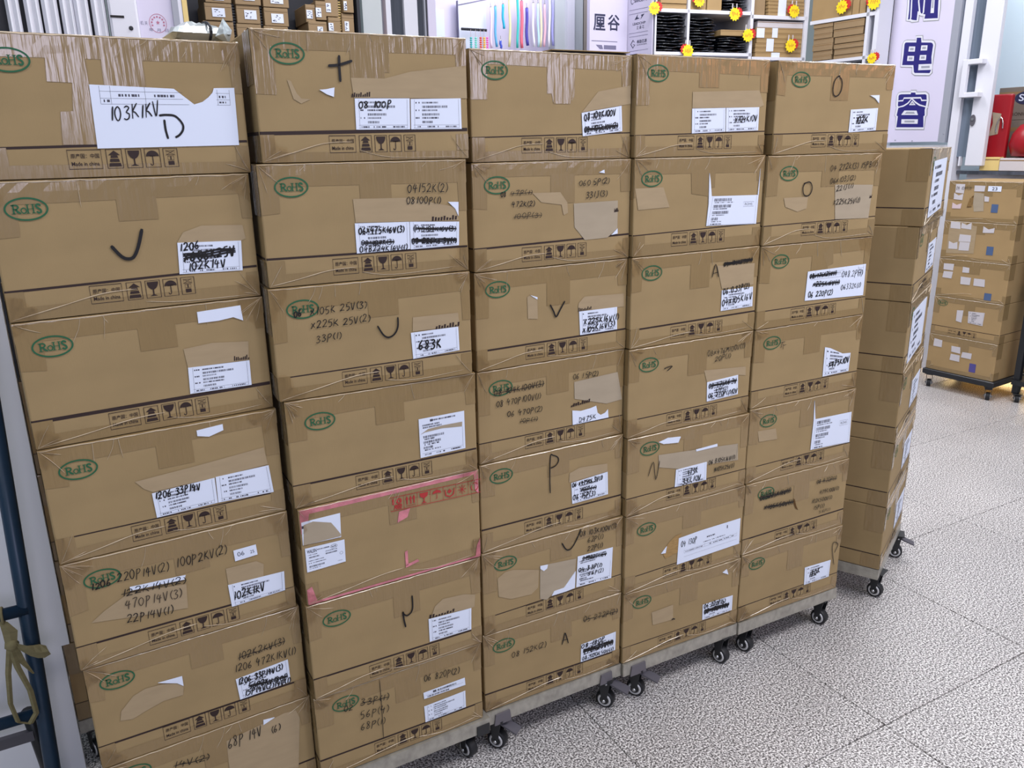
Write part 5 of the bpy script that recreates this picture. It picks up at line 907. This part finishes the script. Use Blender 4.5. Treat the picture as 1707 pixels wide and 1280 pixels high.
b=MB(); b.prism([(.156+a,.120+c) for a,c in oval(.063,.036,28)],-.0016,-.0008); lo=b.build('oval_logo','navyink',t); fit_text(MB(),'SK',.115,.103,.19,.140,-.002,.01).build('logo_text','label',lo)
b=MB(); fit_text(b,'ELECTRONICS',.012,.024,.18,.042,-.0012); b.build('carton_text','print',t)
flatbox('S',(.110,1.2035,.46,1.4785),'grey-brown carton under the oval logo carton on counter','darkcarton',.22,.3)
r=BG['S']['redbox'][0]; r=(.108,1.278,.241,1.618); t=fthing('S',r[0],.07,1.2035,'red_hook_case','upright red plastic case with pale tag on the counter','case')
MB().bbox(0,0,0,r[2]-r[0],.032,r[3]-1.2035,.008,2).build('case_body','redp',t); MB().prism([(.03,.19),(.08,.20),(.085,.31),(.035,.32),(.045,.26)],-.002,-.0005).build('pale_tag','torn_grey',t); b=MB(); b.tube([(.09+.018*math.cos(k*.5),-.01,.30-.07+.06*math.sin(k*.5)) for k in range(8)],.003,6).build('tag_loop','chrome',t); MB().bbox(.012,-.004,.004,r[2]-r[0]-.012,.0,.05,.0015).build('case_tray','redp',t)
r=BG['S']['redbag'][0]; t=fthing('S',.272,.030,1.2745,'red_bag','rounded red plastic bag at the right edge of counter','bag')
b=MB(); prof=[(.02,0),(.085,.01),(.105,.07),(.092,.13),(.06,.175),(.02,.19)]; b.lathe(prof,(.08,.08,0),(0,0,1),18); b.build('bag_body','redp',t,True); MB().tube([(.05,.08,.182),(.06,.08,.21),(.10,.08,.21),(.11,.08,.18)],.005,6).build('bag_knot','redp',t,True)
flatbox('S',(.138,1.2035,.2445,1.279),'olive box low on the counter under the red case','yel',.02,.045); flatbox('S',(.2465,1.2035,.40,1.2735),'pale grey tub box low on the counter under red bag','label2',.0201,.17)
# ------------------------------------------------------------------ the stack with the 23 sticker on a black dolly
T5=(3.570,1.384,R_(-85.5)); TZ=[1.165,.952,.746,.534,.317,.110]
TL=['carton with 23 sticker and ripped fluting, atop the far right stack','far right stack, carton with a block of torn white paper, second from top','far right stack, middle carton with four white stickers','far right stack, carton with square white label and green oval','far right stack, lowest carton on the black dolly']
TD=[dict(L=[(.035,.150,.085,.195),(.033,.115,.082,.148),(.135,.163,.19,.192),(.030,.065,.078,.098),(.195,.110,.222,.135)],big=(.208,.163,.275,.190),blue=(.238,.055,.272,.098)),
 dict(L=[(.035,.165,.09,.20),(.095,.168,.15,.20),(.092,.10,.155,.135),(.04,.055,.088,.098),(.095,.052,.152,.095),(.21,.155,.27,.185)],blue=(.245,.04,.28,.085)),
 dict(L=[(.03,.150,.082,.185),(.03,.108,.082,.145),(.135,.145,.17,.175),(.13,.082,.185,.12),(.205,.08,.262,.122)],blue=(.268,.012,.305,.05)),
 dict(L=[(.135,.09,.17,.155),(.20,.09,.285,.158)],stripe=1),
 dict(L=[(.03,.138,.08,.178),(.135,.12,.185,.155),(.133,.072,.185,.11),(.195,.10,.25,.135)],blue=(.245,.03,.28,.078))]
for i in range(5):
    z=TZ[i+1]; h=TZ[i]-z; d=TD[i]; rng=random.Random(800+i); t=thing('cardboard_carton',TL[i],'box',(T5[0],T5[1],z),T5[2],'cartons of the far right stack')
    carton_body(MB(),h).build('carton_body','card2',t); tape_layer(MB(),h,rng,i).build('packing_tape','tape',t)
    for k,(a,b_,c,e) in enumerate(d['L']):
        j=lambda:rng.uniform(-.003,.003)
        pts=[(a+j(),e+j()),(c+j(),e+j()),(c+j(),b_+j()),(a+j(),b_+j())]
        if i<2 and k%2: pts=[pts[0],((a+c)/2,e-.012),pts[1],pts[2],pts[3]]
        lo=MB().prism(pts,-.0018,-.0011).build('paper_label','pinkpaper' if (i==0 and k==3) else 'label2',t)
        if i==3 and k==1: label_print(pts,'std',-.002,rng).build('label_print','lprint',lo)
    if 'big' in d:
        q=d['big']; lo=MB().prism([(q[0],q[1]),(q[2],q[1]),(q[2],q[3]),(q[0],q[3])],-.0018,-.0011).build('number_sticker','label',t,label='white sticker printed 23'); fit_text(MB(),'23',q[0]+.020,q[1]+.005,q[0]+.047,q[3]-.005,-.002,.012).build('sticker_number','ink',lo)
        b=MB(); scrawl(b,'04 104K(1)',.040,.165,.12,.168,.018,.0016,-.0024,0,rng); b.build('handwriting','ink_thin',t)
        b=MB(); b.flat([(.11,.075),(.118,.12),(.138,.14),(.14,.10),(.135,.078)],-.0013); b.build('torn_patch','torn_dark',t,label='ripped hole with exposed fluting')
        b=MB()
        for k in range(4): b.flat([(.115+k*.006,.08),(.118+k*.006,.08),(.122+k*.006,.128),(.119+k*.006,.128)],-.0016)
        b.build('fluting','torn_flute',t); MB().flat([(.14,.155),(.19,.15),(.20,.06),(.15,.055),(.14,.1)],-.0010).build('torn_patch','torn_grey',t)
    if i==1: MB().flat([(.03,.03),(.18,.04),(.178,.205),(.03,.205)],-.0010).build('torn_patch','torn',t)
    if 'blue' in d: q=d['blue']; MB().rect(q[0],q[1],q[2],q[3],-.0013).build('blue_sticker','violet' if i==4 else 'bluelab',t,label='square blue sticker')
    if 'stripe' in d: stripe_part(t,.05,.05,.003,h); link('handling_icons',ICONS,t,(.10,-.0009,.013)); link('rohs_mark',ROHS,t,(.05,-.0016,h-.035))
    creases(h,rng).build('film_crease','crease',t,kind='stuff')
t=thing('black_platform_dolly','black flat platform dolly under the far right stack','dolly',(T5[0],T5[1],0),T5[2])
MB().bbox(-.012,-.012,.078,.392,.392,.1095,.004).build('platform','darkmetal',t)
for cx,cy,p in ((.02,.02,0),(.355,.02,.03),(.02,.35,0),(.36,.35,.03)): caster(t,cx,cy,.0785,R_(25),p,.022)
t=thing('black_rack','tall black steel rack at the far right edge','rack',(T5[0]+.440*math.cos(T5[2])-.07*math.sin(T5[2]),T5[1]+.440*math.sin(T5[2])+.07*math.cos(T5[2]),0),T5[2])
MB().box(0,.02,.05,.03,.05,1.17).build('upright','darkmetal',t); MB().box(0,.30,.05,.03,.33,1.17).build('upright','darkmetal',t); MB().box(.45,.02,.05,.48,.05,1.17).build('upright','darkmetal',t); MB().box(.45,.30,.05,.48,.33,1.17).build('upright','darkmetal',t)
for z in (.10,.62,1.16): MB().box(.0,.0,z,.48,.35,z+.025).build('rack_shelf','darkmetal',t)
MB().box(.005,.31,.12,.475,.325,1.15).build('back_panel','dark',t)
for cx,cy in ((.03,.03),(.45,.03),(.03,.31),(.45,.31)): caster(t,cx,cy,.051,R_(25),.03,.022)
